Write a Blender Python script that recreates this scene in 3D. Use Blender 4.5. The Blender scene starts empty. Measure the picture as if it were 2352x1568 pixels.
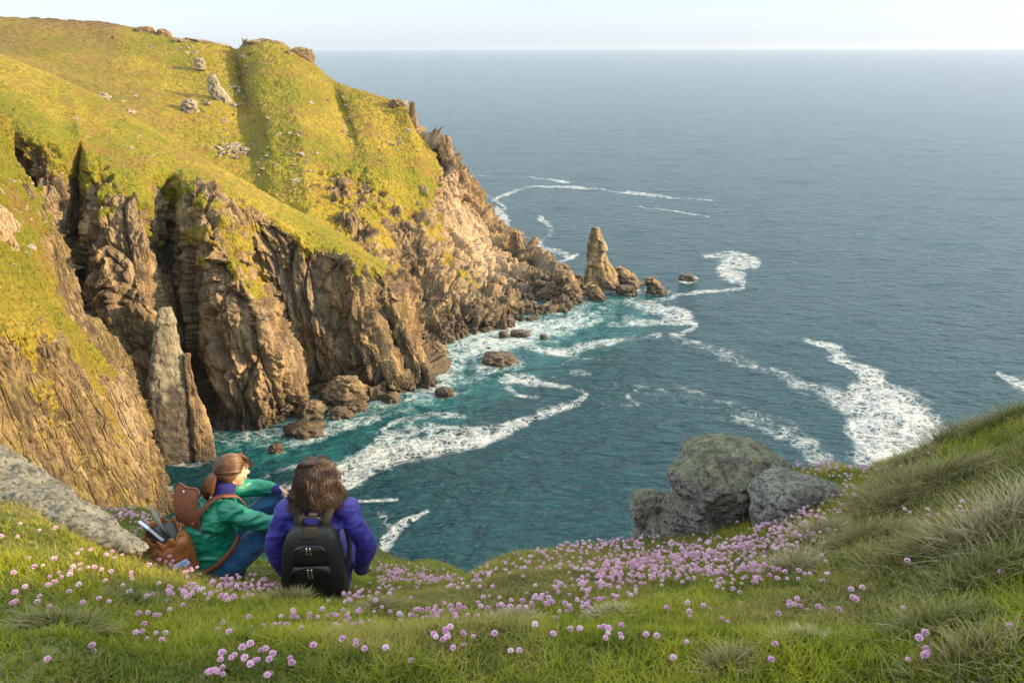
import bpy, math, random
import numpy as np
from mathutils import Vector, Matrix, Euler
R = math.radians
random.seed(7); RNG = np.random.default_rng(11)
scene = bpy.context.scene
QK = 1
col = scene.collection
# ---------------------------------------------------------------- camera
CAM_Z = 60.0
FPX, PW, PH = 1829.0, 2352.0, 1568.0            # focal length and frame in photograph units
cam_d = bpy.data.cameras.new("camera"); cam = bpy.data.objects.new("camera", cam_d); col.objects.link(cam)
cam_d.sensor_width = 36.0; cam_d.lens = 36.0 * FPX / PW
cam_d.clip_start = 0.1; cam_d.clip_end = 60000.0
CAM_ROT = Matrix.Rotation(R(90 - 20.34), 3, 'X') @ Matrix.Rotation(R(-0.15), 3, 'Z')
cam.matrix_world = Matrix.Translation((0, 0, CAM_Z)) @ CAM_ROT.to_4x4()
scene.camera = cam
# ---------------------------------------------------------------- sky, sun, exposure
SUN_AZ, SUN_EL = 92.0, 17.0                      # degrees right of the view axis, above the horizon
w = bpy.data.worlds.new("World"); scene.world = w; w.use_nodes = True
wn = w.node_tree; wn.nodes.clear()
sky = wn.nodes.new('ShaderNodeTexSky'); sky.sky_type = 'NISHITA'; sky.sun_disc = False
sky.sun_elevation = R(SUN_EL); sky.sun_rotation = R(SUN_AZ); sky.altitude = 60
sky.air_density = 1.0; sky.dust_density = 0.6; sky.ozone_density = 3.0
wb = wn.nodes.new('ShaderNodeBackground'); wb.inputs['Strength'].default_value = 0.15
wo = wn.nodes.new('ShaderNodeOutputWorld')
hs = wn.nodes.new('ShaderNodeHueSaturation'); hs.inputs['Saturation'].default_value = .58; hs.inputs['Value'].default_value = 1.38
gm = wn.nodes.new('ShaderNodeGamma'); gm.inputs[1].default_value = .45         # gamma evens the dome out, adding sky fill to the shade
wn.links.new(sky.outputs[0], gm.inputs[0]); wn.links.new(gm.outputs[0], hs.inputs['Color'])
tn = wn.nodes.new('ShaderNodeMix'); tn.data_type = 'RGBA'; tn.blend_type = 'MULTIPLY'; tn.inputs[0].default_value = 1; tn.inputs[7].default_value = (.92, .995, 1.15, 1)
wn.links.new(hs.outputs[0], tn.inputs[6])
tc_ = wn.nodes.new('ShaderNodeTexCoord'); sx_ = wn.nodes.new('ShaderNodeSeparateXYZ'); mr_ = wn.nodes.new('ShaderNodeMapRange'); mr_.interpolation_type = 'SMOOTHSTEP'
wn.links.new(tc_.outputs['Generated'], sx_.inputs[0]); wn.links.new(sx_.outputs[2], mr_.inputs[0])
for k_, v_ in ((1, .06), (2, .65), (3, 0.0), (4, 1.0)): mr_.inputs[k_].default_value = v_      # unseen overhead sky made brighter and warmer, added fill for the shaded foreground
ml_ = wn.nodes.new('ShaderNodeMix'); ml_.data_type = 'RGBA'; ml_.blend_type = 'MULTIPLY'; ml_.inputs[0].default_value = 1
cm_ = wn.nodes.new('ShaderNodeMix'); cm_.data_type = 'RGBA'; cm_.inputs[6].default_value = (1, 1, 1, 1); cm_.inputs[7].default_value = (3.35, 3.05, 2.35, 1); wn.links.new(mr_.outputs[0], cm_.inputs[0])
wn.links.new(tn.outputs[2], ml_.inputs[6]); wn.links.new(cm_.outputs[2], ml_.inputs[7]); wn.links.new(ml_.outputs[2], wb.inputs['Color']); wn.links.new(wb.outputs[0], wo.inputs['Surface'])
sl = bpy.data.lights.new("sun", 'SUN'); sl.energy = 4.3; sl.angle = R(0.6); sl.color = (1.0, 0.72, 0.38)
sun = bpy.data.objects.new("sun", sl); col.objects.link(sun)
SUN = Vector((math.sin(R(SUN_AZ)) * math.cos(R(SUN_EL)), math.cos(R(SUN_AZ)) * math.cos(R(SUN_EL)), math.sin(R(SUN_EL))))
sun.rotation_euler = (-SUN).to_track_quat('-Z', 'Y').to_euler(); sun.location = (40, 0, 90)
scene.view_settings.view_transform = 'Standard'; scene.view_settings.look = 'None'
scene.view_settings.exposure = 1.35; scene.view_settings.gamma = 1.0; scene.view_settings.use_curve_mapping = False
scene.render.engine = 'CYCLES'; scene.cycles.use_denoising = True
scene.cycles.max_bounces = 5; scene.cycles.diffuse_bounces = 3; scene.cycles.glossy_bounces = 2
scene.cycles.transparent_max_bounces = 6; scene.cycles.caustics_reflective = False; scene.cycles.caustics_refractive = False
# ---------------------------------------------------------------- pixel <-> world
CR = np.array(CAM_ROT); CP = np.array((0, 0, CAM_Z), float)
def ray(px, py):
    d = np.stack([(np.asarray(px, float) - PW / 2) / FPX, -(np.asarray(py, float) - PH / 2) / FPX, -np.ones(np.shape(px))], -1)
    return d @ CR.T
def at(px, py, dist):                            # the point seen at that pixel, at a horizontal distance
    d = ray(px, py); return CP + d * (dist / math.hypot(d[0], d[1]))
def atw(px, py, z=0.0):                          # ... where the line of sight meets height z
    d = ray(px, py); return CP + d * ((z - CAM_Z) / d[2])
def hd(p): return math.hypot(p[0], p[1])
def topix(P):
    q = (np.asarray(P) - CP) @ CR
    return q[..., 0] / -q[..., 2] * FPX + PW / 2, -q[..., 1] / -q[..., 2] * FPX + PH / 2
# ---------------------------------------------------------------- noise
def _h(ix, iy, iz, s=0):
    n = (ix * 374761393 + iy * 668265263 + iz * 2147483647 + s * 974634777) & 0xffffffff
    n = ((n ^ (n >> 13)) * 1274126177) & 0xffffffff
    n = ((n ^ (n >> 16)) * 2246822519) & 0xffffffff
    n = n ^ (n >> 15)
    return n
def _r(ix, iy, iz, s=0): return _h(ix, iy, iz, s) / 4294967295.0
def vn(P, s=0):                                  # smooth value noise, -1..1
    P = np.asarray(P, float); I = np.floor(P).astype(np.int64); f = P - I; f = f * f * f * (f * (f * 6 - 15) + 10)
    x, y, z = I[..., 0], I[..., 1], I[..., 2]; o = 0
    for dx in (0, 1):
        wx = f[..., 0] if dx else 1 - f[..., 0]
        for dy in (0, 1):
            wy = f[..., 1] if dy else 1 - f[..., 1]
            for dz in (0, 1):
                wz = f[..., 2] if dz else 1 - f[..., 2]
                o = o + wx * wy * wz * _r(x + dx, y + dy, z + dz, s)
    return o * 2 - 1
def fbm(P, o=4, s=0, g=0.5):
    a, t, q = 1.0, 0, np.asarray(P, float)
    for i in range(o):
        t = t + a * vn(q, s + i); q = q * 2.03 + 17.3; a *= g
    return t
def cells(P, s=0, jit=0.9):                      # F1, F2, id of nearest cell, offset to its centre
    P = np.asarray(P, float); I = np.floor(P).astype(np.int64); n = P.shape[:-1]
    f1 = np.full(n, 9.0); f2 = np.full(n, 9.0); idc = np.zeros(n, np.int64); off = np.zeros(P.shape)
    for dx in (-1, 0, 1):
        for dy in (-1, 0, 1):
            for dz in (-1, 0, 1):
                x, y, z = I[..., 0] + dx, I[..., 1] + dy, I[..., 2] + dz
                c = np.stack([x + .5 + jit * (_r(x, y, z, s) - .5), y + .5 + jit * (_r(x, y, z, s + 1) - .5), z + .5 + jit * (_r(x, y, z, s + 2) - .5)], -1)
                d = P - c; L = (d * d).sum(-1); nr = L < f1
                f2 = np.where(nr, f1, np.minimum(f2, L)); f1 = np.where(nr, L, f1)
                idc = np.where(nr, _h(x, y, z, s + 3), idc); off = np.where(nr[..., None], d, off)
    return np.sqrt(f1), np.sqrt(f2), idc, off
def facets(P, s=0, tilt=1.0, jit=.9):                    # craggy blocks: every cell its own height and tilt
    f1, f2, i, off = cells(P, s, jit)
    a = (i & 1023) / 1023.0; g = np.stack([((i >> 10) & 1023) / 511.5 - 1, ((i >> 20) & 1023) / 511.5 - 1, ((i >> 5) & 1023) / 511.5 - 1], -1)
    crack = np.clip((f2 - f1) / 0.12, 0, 1)
    return (a - .5) + tilt * (g * off).sum(-1) * .8 - 0.25 * (1 - crack), crack
def sstep(a, b, x): t = np.clip((x - a) / (b - a), 0, 1); return t * t * (3 - 2 * t)
# ---------------------------------------------------------------- meshes
def mesh_np(name, V, F, mat=None, parent=None, smooth=True, attrs=None, link=True, mats=None, mi=None):
    V = np.asarray(V, np.float32); F = np.asarray(F, np.int32)
    me = bpy.data.meshes.new(name); me.vertices.add(len(V)); me.vertices.foreach_set('co', V.ravel())
    k = F.shape[1]; me.loops.add(F.size); me.polygons.add(len(F))
    me.loops.foreach_set('vertex_index', F.ravel())
    me.polygons.foreach_set('loop_start', np.arange(0, F.size, k, dtype=np.int32))
    me.polygons.foreach_set('loop_total', np.full(len(F), k, np.int32))
    if mi is not None: me.polygons.foreach_set('material_index', np.asarray(mi, np.int32))
    me.polygons.foreach_set('use_smooth', np.full(len(F), smooth, bool))
    for an, av in (attrs or {}).items():
        av = np.asarray(av, np.float32)
        if av.ndim == 1: me.attributes.new(an, 'FLOAT', 'POINT').data.foreach_set('value', av)
        else: me.attributes.new(an, 'FLOAT_VECTOR', 'POINT').data.foreach_set('vector', av.ravel())
    me.update(calc_edges=True)
    for m in (mats or ([mat] if mat else [])): me.materials.append(m)
    if not link: return me
    return link_me(name, me, parent)
def link_me(name, me, parent=None):
    o = bpy.data.objects.new(name, me); col.objects.link(o)
    if parent: o.parent = parent
    return o
def tag(o, label=None, cat=None, group=None, kind=None):
    if label: o['label'] = label
    if cat: o['category'] = cat
    if group: o['group'] = group
    if kind: o['kind'] = kind
    return o
def empty(name, loc=(0, 0, 0), label=None, cat=None, group=None, rot=(0, 0, 0)):
    o = bpy.data.objects.new(name, None); o.empty_display_size = .2; col.objects.link(o); o.location = loc; o.rotation_euler = rot
    return tag(o, label, cat, group)
def gridF(n, m, wrap=False):                     # quads of an n x m vertex grid
    i = np.arange(n - 1)[:, None]; j = np.arange(m if wrap else m - 1)[None, :]; j2 = (j + 1) % m
    return np.stack([i * m + j, (i + 1) * m + j, (i + 1) * m + j2, i * m + j2], -1).reshape(-1, 4)
def pchip(Y, n, axis=0, T=None):                 # monotone cubic through the rows of Y, n samples
    Y = np.moveaxis(np.asarray(Y, float), axis, 0); k = len(Y); d = Y[1:] - Y[:-1]
    m = np.zeros_like(Y); m[0] = d[0]; m[-1] = d[-1]
    a, b = d[:-1], d[1:]; m[1:-1] = np.where(a * b > 0, 2 * a * b / np.where(a + b == 0, 1, a + b), 0)
    t = np.linspace(0, k - 1, n) if T is None else np.asarray(T); i = np.clip(t.astype(int), 0, k - 2); f = (t - i).reshape((-1,) + (1,) * (Y.ndim - 1))
    h = (1 + 2 * f) * (1 - f) ** 2 * Y[i] + f * (1 - f) ** 2 * m[i] + f * f * (3 - 2 * f) * Y[i + 1] + f * f * (f - 1) * m[i + 1]
    return np.moveaxis(h, 0, axis)
def gnormals(G):
    a = np.gradient(G, axis=0); b = np.gradient(G, axis=1); n = np.cross(a, b)
    return n / (np.linalg.norm(n, axis=-1, keepdims=True) + 1e-9)
# ---------------------------------------------------------------- material helper
class MT:
    def __init__(s, name):
        s.m = bpy.data.materials.new(name); s.m.use_nodes = True; s.t = s.m.node_tree; s.t.nodes.clear()
        s.out = s.n('ShaderNodeOutputMaterial'); s.b = s.n('ShaderNodeBsdfPrincipled'); s.t.links.new(s.b.outputs[0], s.out.inputs[0])
    def n(s, k, **kw):
        x = s.t.nodes.new(k)
        for a, b in kw.items(): setattr(x, a, b)
        return x
    def set(s, i, v):
        if hasattr(v, 'is_linked') or hasattr(v, 'links'): s.t.links.new(v, i)
        elif isinstance(v, (tuple, list)) and len(v) == 3 and i.type == 'RGBA': i.default_value = (*v, 1)
        else: i.default_value = v
    def P(s, **kw):
        for a, b in kw.items(): s.set(s.b.inputs[a.replace('_', ' ')], b)
        return s
    def pos(s, obj=False):
        if obj: return s.n('ShaderNodeTexCoord').outputs['Object']
        return s.n('ShaderNodeNewGeometry').outputs['Position']
    def scale(s, v, k):
        x = s.n('ShaderNodeVectorMath', operation='MULTIPLY'); s.set(x.inputs[0], v); x.inputs[1].default_value = k if isinstance(k, tuple) else (k, k, k); return x.outputs[0]
    def noise(s, v, sc=1, det=4, rough=.55, dist=0):
        x = s.n('ShaderNodeTexNoise'); s.set(x.inputs['Vector'], v); x.inputs['Scale'].default_value = sc; x.inputs['Detail'].default_value = det; x.inputs['Roughness'].default_value = rough; x.inputs['Distortion'].default_value = dist; return x.outputs[0]
    def vor(s, v, sc=1, feat='F1', out='Distance'):
        x = s.n('ShaderNodeTexVoronoi', feature=feat); s.set(x.inputs['Vector'], v); x.inputs['Scale'].default_value = sc; return x.outputs[out]
    def ramp(s, v, lo, hi, a=0.0, b=1.0):
        x = s.n('ShaderNodeMapRange', interpolation_type='SMOOTHSTEP'); s.set(x.inputs[0], v); x.inputs[1].default_value = lo; x.inputs[2].default_value = hi; x.inputs[3].default_value = a; x.inputs[4].default_value = b; return x.outputs[0]
    def mix(s, f, a, b, mode='MIX'):
        x = s.n('ShaderNodeMix', data_type='RGBA', blend_type=mode); s.set(x.inputs[0], f); s.set(x.inputs[6], a); s.set(x.inputs[7], b); return x.outputs[2]
    def math(s, op, a, b=0.0, c=0.0):
        x = s.n('ShaderNodeMath', operation=op); s.set(x.inputs[0], a); s.set(x.inputs[1], b)
        if op in ('MULTIPLY_ADD',): s.set(x.inputs[2], c)
        return x.outputs[0]
    def attr(s, name, out='Fac'): return s.n('ShaderNodeAttribute', attribute_name=name).outputs[out]
    def sep(s, v, k): x = s.n('ShaderNodeSeparateXYZ'); s.set(x.inputs[0], v); return x.outputs[k]
    def bump(s, h, st=.5, dist=.1, nrm=None):
        x = s.n('ShaderNodeBump'); s.set(x.inputs['Height'], h); x.inputs['Strength'].default_value = st; x.inputs['Distance'].default_value = dist
        if nrm is not None: s.set(x.inputs['Normal'], nrm)
        s.set(s.b.inputs['Normal'], x.outputs[0]); return x.outputs[0]
# ================================================================ materials of the land
def rock_nodes(M, p, sc=1.0, warm=0.0):
    a = M.mix(M.ramp(M.noise(p, .12 * sc, 4), .35, .65), (.10, .068, .042), (.215, .150, .085))
    a = M.mix(M.ramp(M.noise(M.scale(p, (1, 1, .2)), .5 * sc, 5, .65), .45, .65), a, (.36, .255, .13))
    a = M.mix(M.ramp(M.noise(p, .2 * sc, 3), .55, .68, 0, .6), a, (.115, .075, .06))
    a = M.mix(M.ramp(M.noise(M.scale(p, (1, 1, .07)), .8 * sc, 5, .7), .52, .66, 0, .7), a, (.06, .048, .042))
    a = M.mix(M.ramp(M.noise(p, 1.7 * sc, 6, .7), .5, .68, 0, .75), a, (.05, .04, .032))
    a = M.mix(M.ramp(M.noise(p, .33 * sc, 6, .7), .57, .68, 0, .7), a, (.19, .17, .035))
    a = M.mix(M.ramp(M.noise(p, 2.6 * sc, 4, .7), .62, .7, 0, .6), a, (.36, .31, .24))
    return a
def grass_nodes(M, p):
    a = M.mix(M.ramp(M.noise(p, .035, 5, .6), .38, .62), (.165, .160, .010), (.31, .225, .028))
    a = M.mix(M.ramp(M.noise(p, .9, 6, .75), .44, .62, 0, .75), a, (.11, .115, .008))
    a = M.mix(M.ramp(M.noise(p, .35, 5, .7), .54, .66, 0, .5), a, (.27, .16, .035))
    a = M.mix(M.ramp(M.noise(M.scale(p, (.6, .6, 2.0)), 1.5, 5, .8), .5, .66, 0, .75), a, (.055, .055, .006))
    a = M.mix(M.ramp(M.noise(p, .11, 6, .72), .50, .62, 0, .7), a, (.19, .115, .03))
    return a
def land_material(name, sc=1.0, grain=None):
    M = MT(name); p = M.pos(); rk = rock_nodes(M, p, sc); gh = None
    if grain:                                    # ribs running down the dip of the slab, yellow lichen between them
        dt = M.n('ShaderNodeVectorMath', operation='DOT_PRODUCT'); M.set(dt.inputs[0], p); dt.inputs[1].default_value = grain
        sc_ = M.n('ShaderNodeVectorMath', operation='SCALE'); sc_.inputs[0].default_value = grain; M.set(sc_.inputs[3], M.math('MULTIPLY', dt.outputs['Value'], -.88))
        ad = M.n('ShaderNodeVectorMath', operation='ADD'); M.set(ad.inputs[0], p); M.set(ad.inputs[1], sc_.outputs[0]); q = ad.outputs[0]
        rk = M.mix(M.ramp(M.noise(p, .45, 6, .7), .44, .62, 0, .6), rk, (.25, .20, .055)); rk = M.mix(M.ramp(M.noise(q, 1.5, 4, .6), .50, .60, 0, .8), rk, (.07, .055, .03))
        gh = M.math('ADD', M.noise(q, 1.2, 5, .65), M.ramp(M.vor(q, 1.0, 'DISTANCE_TO_EDGE'), 0, .10, -.6, 0))
    gr = grass_nodes(M, p)
    heath_shade = M.attr('heath_shade'); gr = M.mix(heath_shade, gr, M.mix(M.ramp(M.noise(p, .8, 4), .4, .6), (.09, .055, .03), (.17, .11, .05)))  # brown heath; on the far lower slope it also paints in shade
    pale = M.attr('pale'); rk = M.mix(M.math('MULTIPLY', pale, M.ramp(M.noise(p, .6, 5, .7), .3, .6, .35, 1)), rk, (.46, .34, .22))
    grey = M.attr('grey'); rk = M.mix(M.math('MULTIPLY', grey, .8), rk, (.24, .215, .17))
    z = M.sep(p, 2); wet = M.ramp(M.math('ADD', z, M.math('MULTIPLY', M.noise(p, .3, 4), -6.0)), -1.5, 2.5, 1, 0)
    rk = M.mix(M.math('MULTIPLY', wet, .75), rk, (.05, .04, .03))
    g = M.attr('grass'); nz = M.noise(p, 1.2, 6, .75)
    gm = M.ramp(M.math('ADD', g, M.math('MULTIPLY_ADD', nz, 1.1, -.55)), .42, .56)
    c = M.mix(gm, rk, gr)
    M.P(Base_Color=c, Roughness=M.ramp(wet, 0, 1, .92, .45), Specular_IOR_Level=.25)
    h = M.math('ADD', M.math('ADD', M.noise(p, 1.3 * sc, 8, .75), M.ramp(M.vor(M.scale(p, (1, 1, .25)), 1.3 * sc, 'DISTANCE_TO_EDGE'), 0, .12, -.35, 0)), M.math('MULTIPLY', M.noise(M.scale(p, (1, 1, .3)), 3.5 * sc, 5, .7), .5))
    if gh is not None: h = M.math('ADD', h, M.math('MULTIPLY', gh, 1.4))
    M.bump(h, .75, .55)
    return M.m
LAND = land_material('cliff_land')
# ================================================================ sheets of land
def sheet(name, cols, nu, nv, rockf, mat, amp=1.0, label=None, vT=None, uT=None):
    """cols: list (left to right) of list (top to bottom) of (world point, grass, heath, pale, grey)."""
    if QK > 1: nu //= QK; vT = None if vT is None else vT[::QK]; nv = nv // QK if vT is None else len(vT)
    if vT is not None: nv = len(vT)
    if uT is not None: uT = uT[::QK]; nu = len(uT)
    G = np.array([[list(c[0]) + list(c[1:]) for c in cl] for cl in cols], float)   # C x Rr x 7
    G = pchip(pchip(G, nu, 0, uT), nv, 1, vT)
    P, A = G[..., :3], G[..., 3:]
    N = gnormals(P)
    N[(N * (CP - P)).sum(-1) < 0] *= -1 if (N * (CP - P)).sum() < 0 else 1
    s = 1.0 if ((N * (CP - P)).sum(-1) > 0).mean() > .5 else -1.0
    N = N * s
    P, A = rockf(P, N, A)
    V = P.reshape(-1, 3); F = gridF(nu, nv)
    if s < 0: F = F[:, ::-1]
    o = mesh_np(name, V, F, mat, attrs={'grass': A[..., 0].ravel(), 'heath_shade': A[..., 1].ravel(), 'pale': A[..., 2].ravel(), 'grey': A[..., 3].ravel()})
    tag(o, kind='structure')
    return o, P, N
def saw(P, axis, f, sd, wob=.5, sharp=.85):      # tilted joint planes: slow rise, sudden drop
    q = P @ (np.array(axis) / np.linalg.norm(axis)) * f + wob * fbm(P * f * .45, 2, sd)
    u = q - np.floor(q); a = (_r(np.floor(q).astype(np.int64), 0 * q.astype(np.int64), 0 * q.astype(np.int64), sd) * .8 + .4)
    return a * np.where(u < sharp, u / sharp, (1 - u) / (1 - sharp)) - .5
def craggy(k=1.0, rib=1.0, sd=0, dirv=(1, 1, .28), smallg=1.0, lean=(0, 0), gb=1.0, basis=None):
    def f(P, N, A):
        P0 = P
        if basis is not None: P = P @ basis
        g = sstep(.35, .65, A[..., 0] + .24 * fbm(P * .11, 3, sd + 9) + .20 * fbm(P * .5, 3, sd + 12))
        rk = 1 - g
        D = np.array(dirv)
        warp = np.stack([fbm(P * .06, 2, sd + 20), fbm(P * .06, 2, sd + 30), fbm(P * .06, 2, sd + 40)], -1)
        Q = P + warp * 2.5
        Q[..., 0] += lean[0] * P[..., 2]; Q[..., 1] += lean[1] * P[..., 2]
        d = 1.3 * rib * fbm(Q * D * .08, 3, sd)
        f1, c1 = facets(Q * D * np.array((1, 1, .55)) * .17, sd + 50, 1.0, .5); f2, c2 = facets(Q * D * np.array((1, 1, .8)) * .42, sd + 60, 1.2, .45); f3, c3 = facets(P * np.array((1, 1, .28)) * 1.1, sd + 70, 1.5, .5)
        d = d + 2.2 * f1 + 1.1 * f2 + .42 * f3 - .7 * (1 - c2) - .9 * (1 - c1)
        d = d + 1.5 * saw(Q, (1, .5, .12), .13, sd + 81) + .8 * saw(Q, (.9, -.5, .25), .31, sd + 82) + .22 * saw(Q, (.2, .3, 1), .24, sd + 83) + .32 * saw(Q, (1, .2, .5), .8, sd + 84)
        d = d - .35 * np.abs(fbm(P * np.array((.9, .9, .3)), 3, sd + 85)) + .06 * fbm(P * 2.6, 2, sd + 80)
        dg = (.35 * fbm(P * .06, 3, sd + 90) + gb * (.24 * fbm(P * .5, 3, sd + 95) + .30 * np.abs(fbm(P * 1.1, 2, sd + 97)) + .12 * vn(P * 2.4, sd + 98))) * smallg
        P2 = P0 + N * ((d * k * rk + dg * g) * 1.0)[..., None]
        A = A.copy(); A[..., 0] = g
        return P2, A
    return f
def lerp(a, b, t): return a + (b - a) * t
# ---------------------------------------------------------------- far headland
def far_col(crest, h1, h2, edge, m, base, g=(1, 1, 1, .6, .0, 0), pale=(0, 0, 0, 0, .0, 0), heath_shade=(0,) * 6, back=None):
    c = at(*crest); b = c + np.array(back or (0, 30, -22)); bs = atw(*base) if len(base) == 2 else at(*base)
    dm = m[2] if len(m) > 2 else None
    e = at(*edge)
    if dm is None:
        t = (m[1] - edge[1]) / max(1, base[1] - edge[1]); dm = lerp(hd(e), hd(bs), t)
    mm = at(m[0], m[1], dm)
    und = bs + np.array((0, -3, -7)) if len(base) == 2 else bs + np.array((0, -2, -10))
    def hp(h, t0):
        if h is None: h = (lerp(crest[0], edge[0], t0), lerp(crest[1], edge[1], t0), -1.0)
        t = (h[1] - crest[1]) / (edge[1] - crest[1]); return at(h[0], h[1], 1 / lerp(1 / hd(c), 1 / hd(e), t) + h[2])
    h1p, h2p = hp(h1, .25), hp(h2, .6)
    P = [b, c, h1p, h2p, e, mm, bs, und]
    G = [1] + list(g) + [0]; PA = [0] + list(pale) + [0]; H = [heath_shade[0]] + list(heath_shade) + [0]
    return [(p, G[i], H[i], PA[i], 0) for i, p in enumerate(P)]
FC = [
 far_col((-420, 8, 330), None, None, (-420, 190, 240), (-420, 300, 235), (-420, 420, 232), g=(1, 1, 1, 1, 1, 1), heath_shade=(.7, .3, .4, .6, .6, 0)),
 far_col((-120, 34, 325), None, None, (-100, 200, 225), (-100, 330, 222), (-100, 420, 220), g=(1, 1, 1, 1, 1, 1), heath_shade=(.9, .1, .4, .6, .6, 0)),
 far_col((0, 39, 322), None, None, (0, 230, 215), (0, 360, 212), (0, 440, 210), g=(1, 1, 1, 1, 1, 1), heath_shade=(.4, .6, .4, .6, .6, 0)),
 far_col((120, 45, 320), None, None, (120, 280, 210), (120, 380, 207), (120, 470, 205), g=(1, 1, 1, 1, 1, 1), heath_shade=(.9, .25, .4, .6, .6, 0)),
 far_col((246, 53, 318), None, None, (240, 340, 205), (240, 420, 202), (240, 520, 200), g=(1, 1, 1, 1, 1, 1), heath_shade=(.9, .4, .4, .6, .6, 0)),
 far_col((310, 66, 314), None, None, (320, 390, 200), (320, 470, 197), (320, 560, 195), g=(1, 1, 1, 1, 1, 1), heath_shade=(.3, .1, .4, .6, .6, 0)),
 far_col((400, 88, 310), None, None, (420, 440, 195), (420, 520, 192), (420, 600, 190), g=(1, 1, 1, 1, 1, 1)),
 far_col((478, 99, 305), None, None, (500, 480, 190), (500, 560, 187), (500, 620, 185), g=(1, 1, 1, .9, 1, 1)),
 far_col((528, 110, 302), None, None, (550, 510, 187), (560, 600, 184), (560, 650, 182), g=(1, 1, 1, .75, .5, .5)),
 far_col((549, 113, 306), (556, 180, 4), (575, 290, 0), (580, 520, 186), (590, 600, 182), (590, 660, 180), g=(1, 1, 1, .75, .5, .5)),
 far_col((566, 104, 298), (572, 180, -2), (600, 300, -2), (610, 530, 184), (620, 620, 180), (620, 670, 178), g=(.6, 1, 1, .8, .4, .4)),
 far_col((610, 96, 292), None, None, (660, 540, 180), (670, 640, 176), (670, 700, 173), g=(.8, 1, 1, .7, .3, .3)),
 far_col((662, 112, 288), None, None, (710, 520, 180), (740, 650, 172), (760, 740, 166), g=(.8, 1, 1, .6, .2, .1)),
 far_col((724, 150, 282), (738, 230, 0), (745, 340, 0), (760, 470, 190), (810, 650, 168), (850, 780, 158), g=(.9, 1, 1, .52, .25, .1)),
 far_col((768, 187, 277), (792, 260, 5), (815, 345, 3), (800, 425, 200), (870, 640, 168), (940, 810, 152), g=(1, 1, 1, .55, .15, .0)),
 far_col((790, 198, 274), (806, 265, -1), (832, 345, 0), (850, 425, 202), (905, 620, 176), (985, 795), g=(1, 1, 1, .62, .3, 0)),
 far_col((840, 212, 268), (856, 280, -2), (875, 350, -1), (895, 420, 206), (950, 630, 182), (1040, 777), g=(1, 1, 1, .62, .1, 0)),
 far_col((889, 226, 262), (905, 290, 0), (918, 350, 0), (930, 424, 210), (1000, 640, 182), (1110, 764), g=(1, 1, 1, .65, .1, 0), pale=(0, 0, 0, .1, .2, 0)),
 far_col((930, 240, 256), (942, 300, 0), (955, 355, 0), (968, 420, 214), (1055, 610, 194), (1185, 742), g=(.6, 1, 1, .6, .5, 0), pale=(.2, 0, 0, .2, .35, 0)),
 far_col((960, 303, 246), (972, 330, 0), (990, 362, 0), (1008, 402, 224), (1105, 600, 202), (1245, 732), g=(.3, 1, 1, .5, 0, 0), pale=(.2, 0, 0, .5, 1, .5)),
 far_col((1004, 332, 240), (1010, 355, 1), (1022, 392, 1), (1042, 440, 226), (1145, 595, 210), (1290, 722), g=(.4, .2, .1, 0, 0, 0), pale=(.3, .6, .8, .9, 1, .3)),
 far_col((1036, 360, 238), (1052, 395, 0), (1072, 440, 0), (1098, 500, 230), (1180, 590, 216), (1318, 703), g=(0, 0, 0, .1, .1, 0), pale=(0, .2, .5, .5, .5, 0)),
 far_col((1052, 376, 240), (1080, 423, 0), (1106, 480, 0), (1150, 523, 234), (1207, 580, 224), (1324, 684), g=(0, 0, .1, .45, .1, 0), back=(4, 12, -8)),
 far_col((1060, 392, 244), (1084, 426, 0), (1112, 490, 0), (1165, 534, 240), (1222, 597, 230), (1290, 662), g=(0, 0, .1, .4, .1, 0), back=(4, 12, -10)),
 far_col((1050, 395, 256), (1070, 430, 0), (1100, 495, 0), (1150, 540, 256), (1205, 600, 246), (1262, 655), g=(0, 0, .1, .4, .1, 0), back=(4, 12, -12)),
]
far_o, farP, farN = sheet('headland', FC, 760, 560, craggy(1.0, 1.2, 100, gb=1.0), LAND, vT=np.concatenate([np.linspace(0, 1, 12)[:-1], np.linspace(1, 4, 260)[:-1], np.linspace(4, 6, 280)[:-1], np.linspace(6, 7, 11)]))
# ---------------------------------------------------------------- spur with the grass ridge
def spur_col(crest, edge, m1, m2, base, rec=0, g=(1, 1, .75, 0, .0, 0), grey=(0, 0, 0, 0), pale=(0, 0, 0, 0), back=(14, 34, -26), be=None):
    c = at(*crest); e = at(*edge); b = atw(*base) if len(base) == 2 else at(*base)
    q = []
    for m in (m1, m2):
        t = (m[1] - edge[1]) / (base[1] - edge[1]); q.append(at(m[0], m[1], lerp(hd(e), hd(b), t ** .8) + rec))
    mid = lerp(c, e, .5) + np.array((0, 0, .8))
    P = [c + np.array(back), c + np.array((1.5, 5, -1.6)), c, mid, e, q[0], q[1], b, b + np.array((.5, -3, -7))]
    G = [1, 1, g[0], g[1], g[2], g[3], g[4], g[5], 0]; GY = [0, 0, 0, 0] + list(grey) + [0]; PA = [0, 0, 0, 0] + list(pale) + [0]
    return [(p, G[i], 0, PA[i], GY[i]) for i, p in enumerate(P)]
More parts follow.
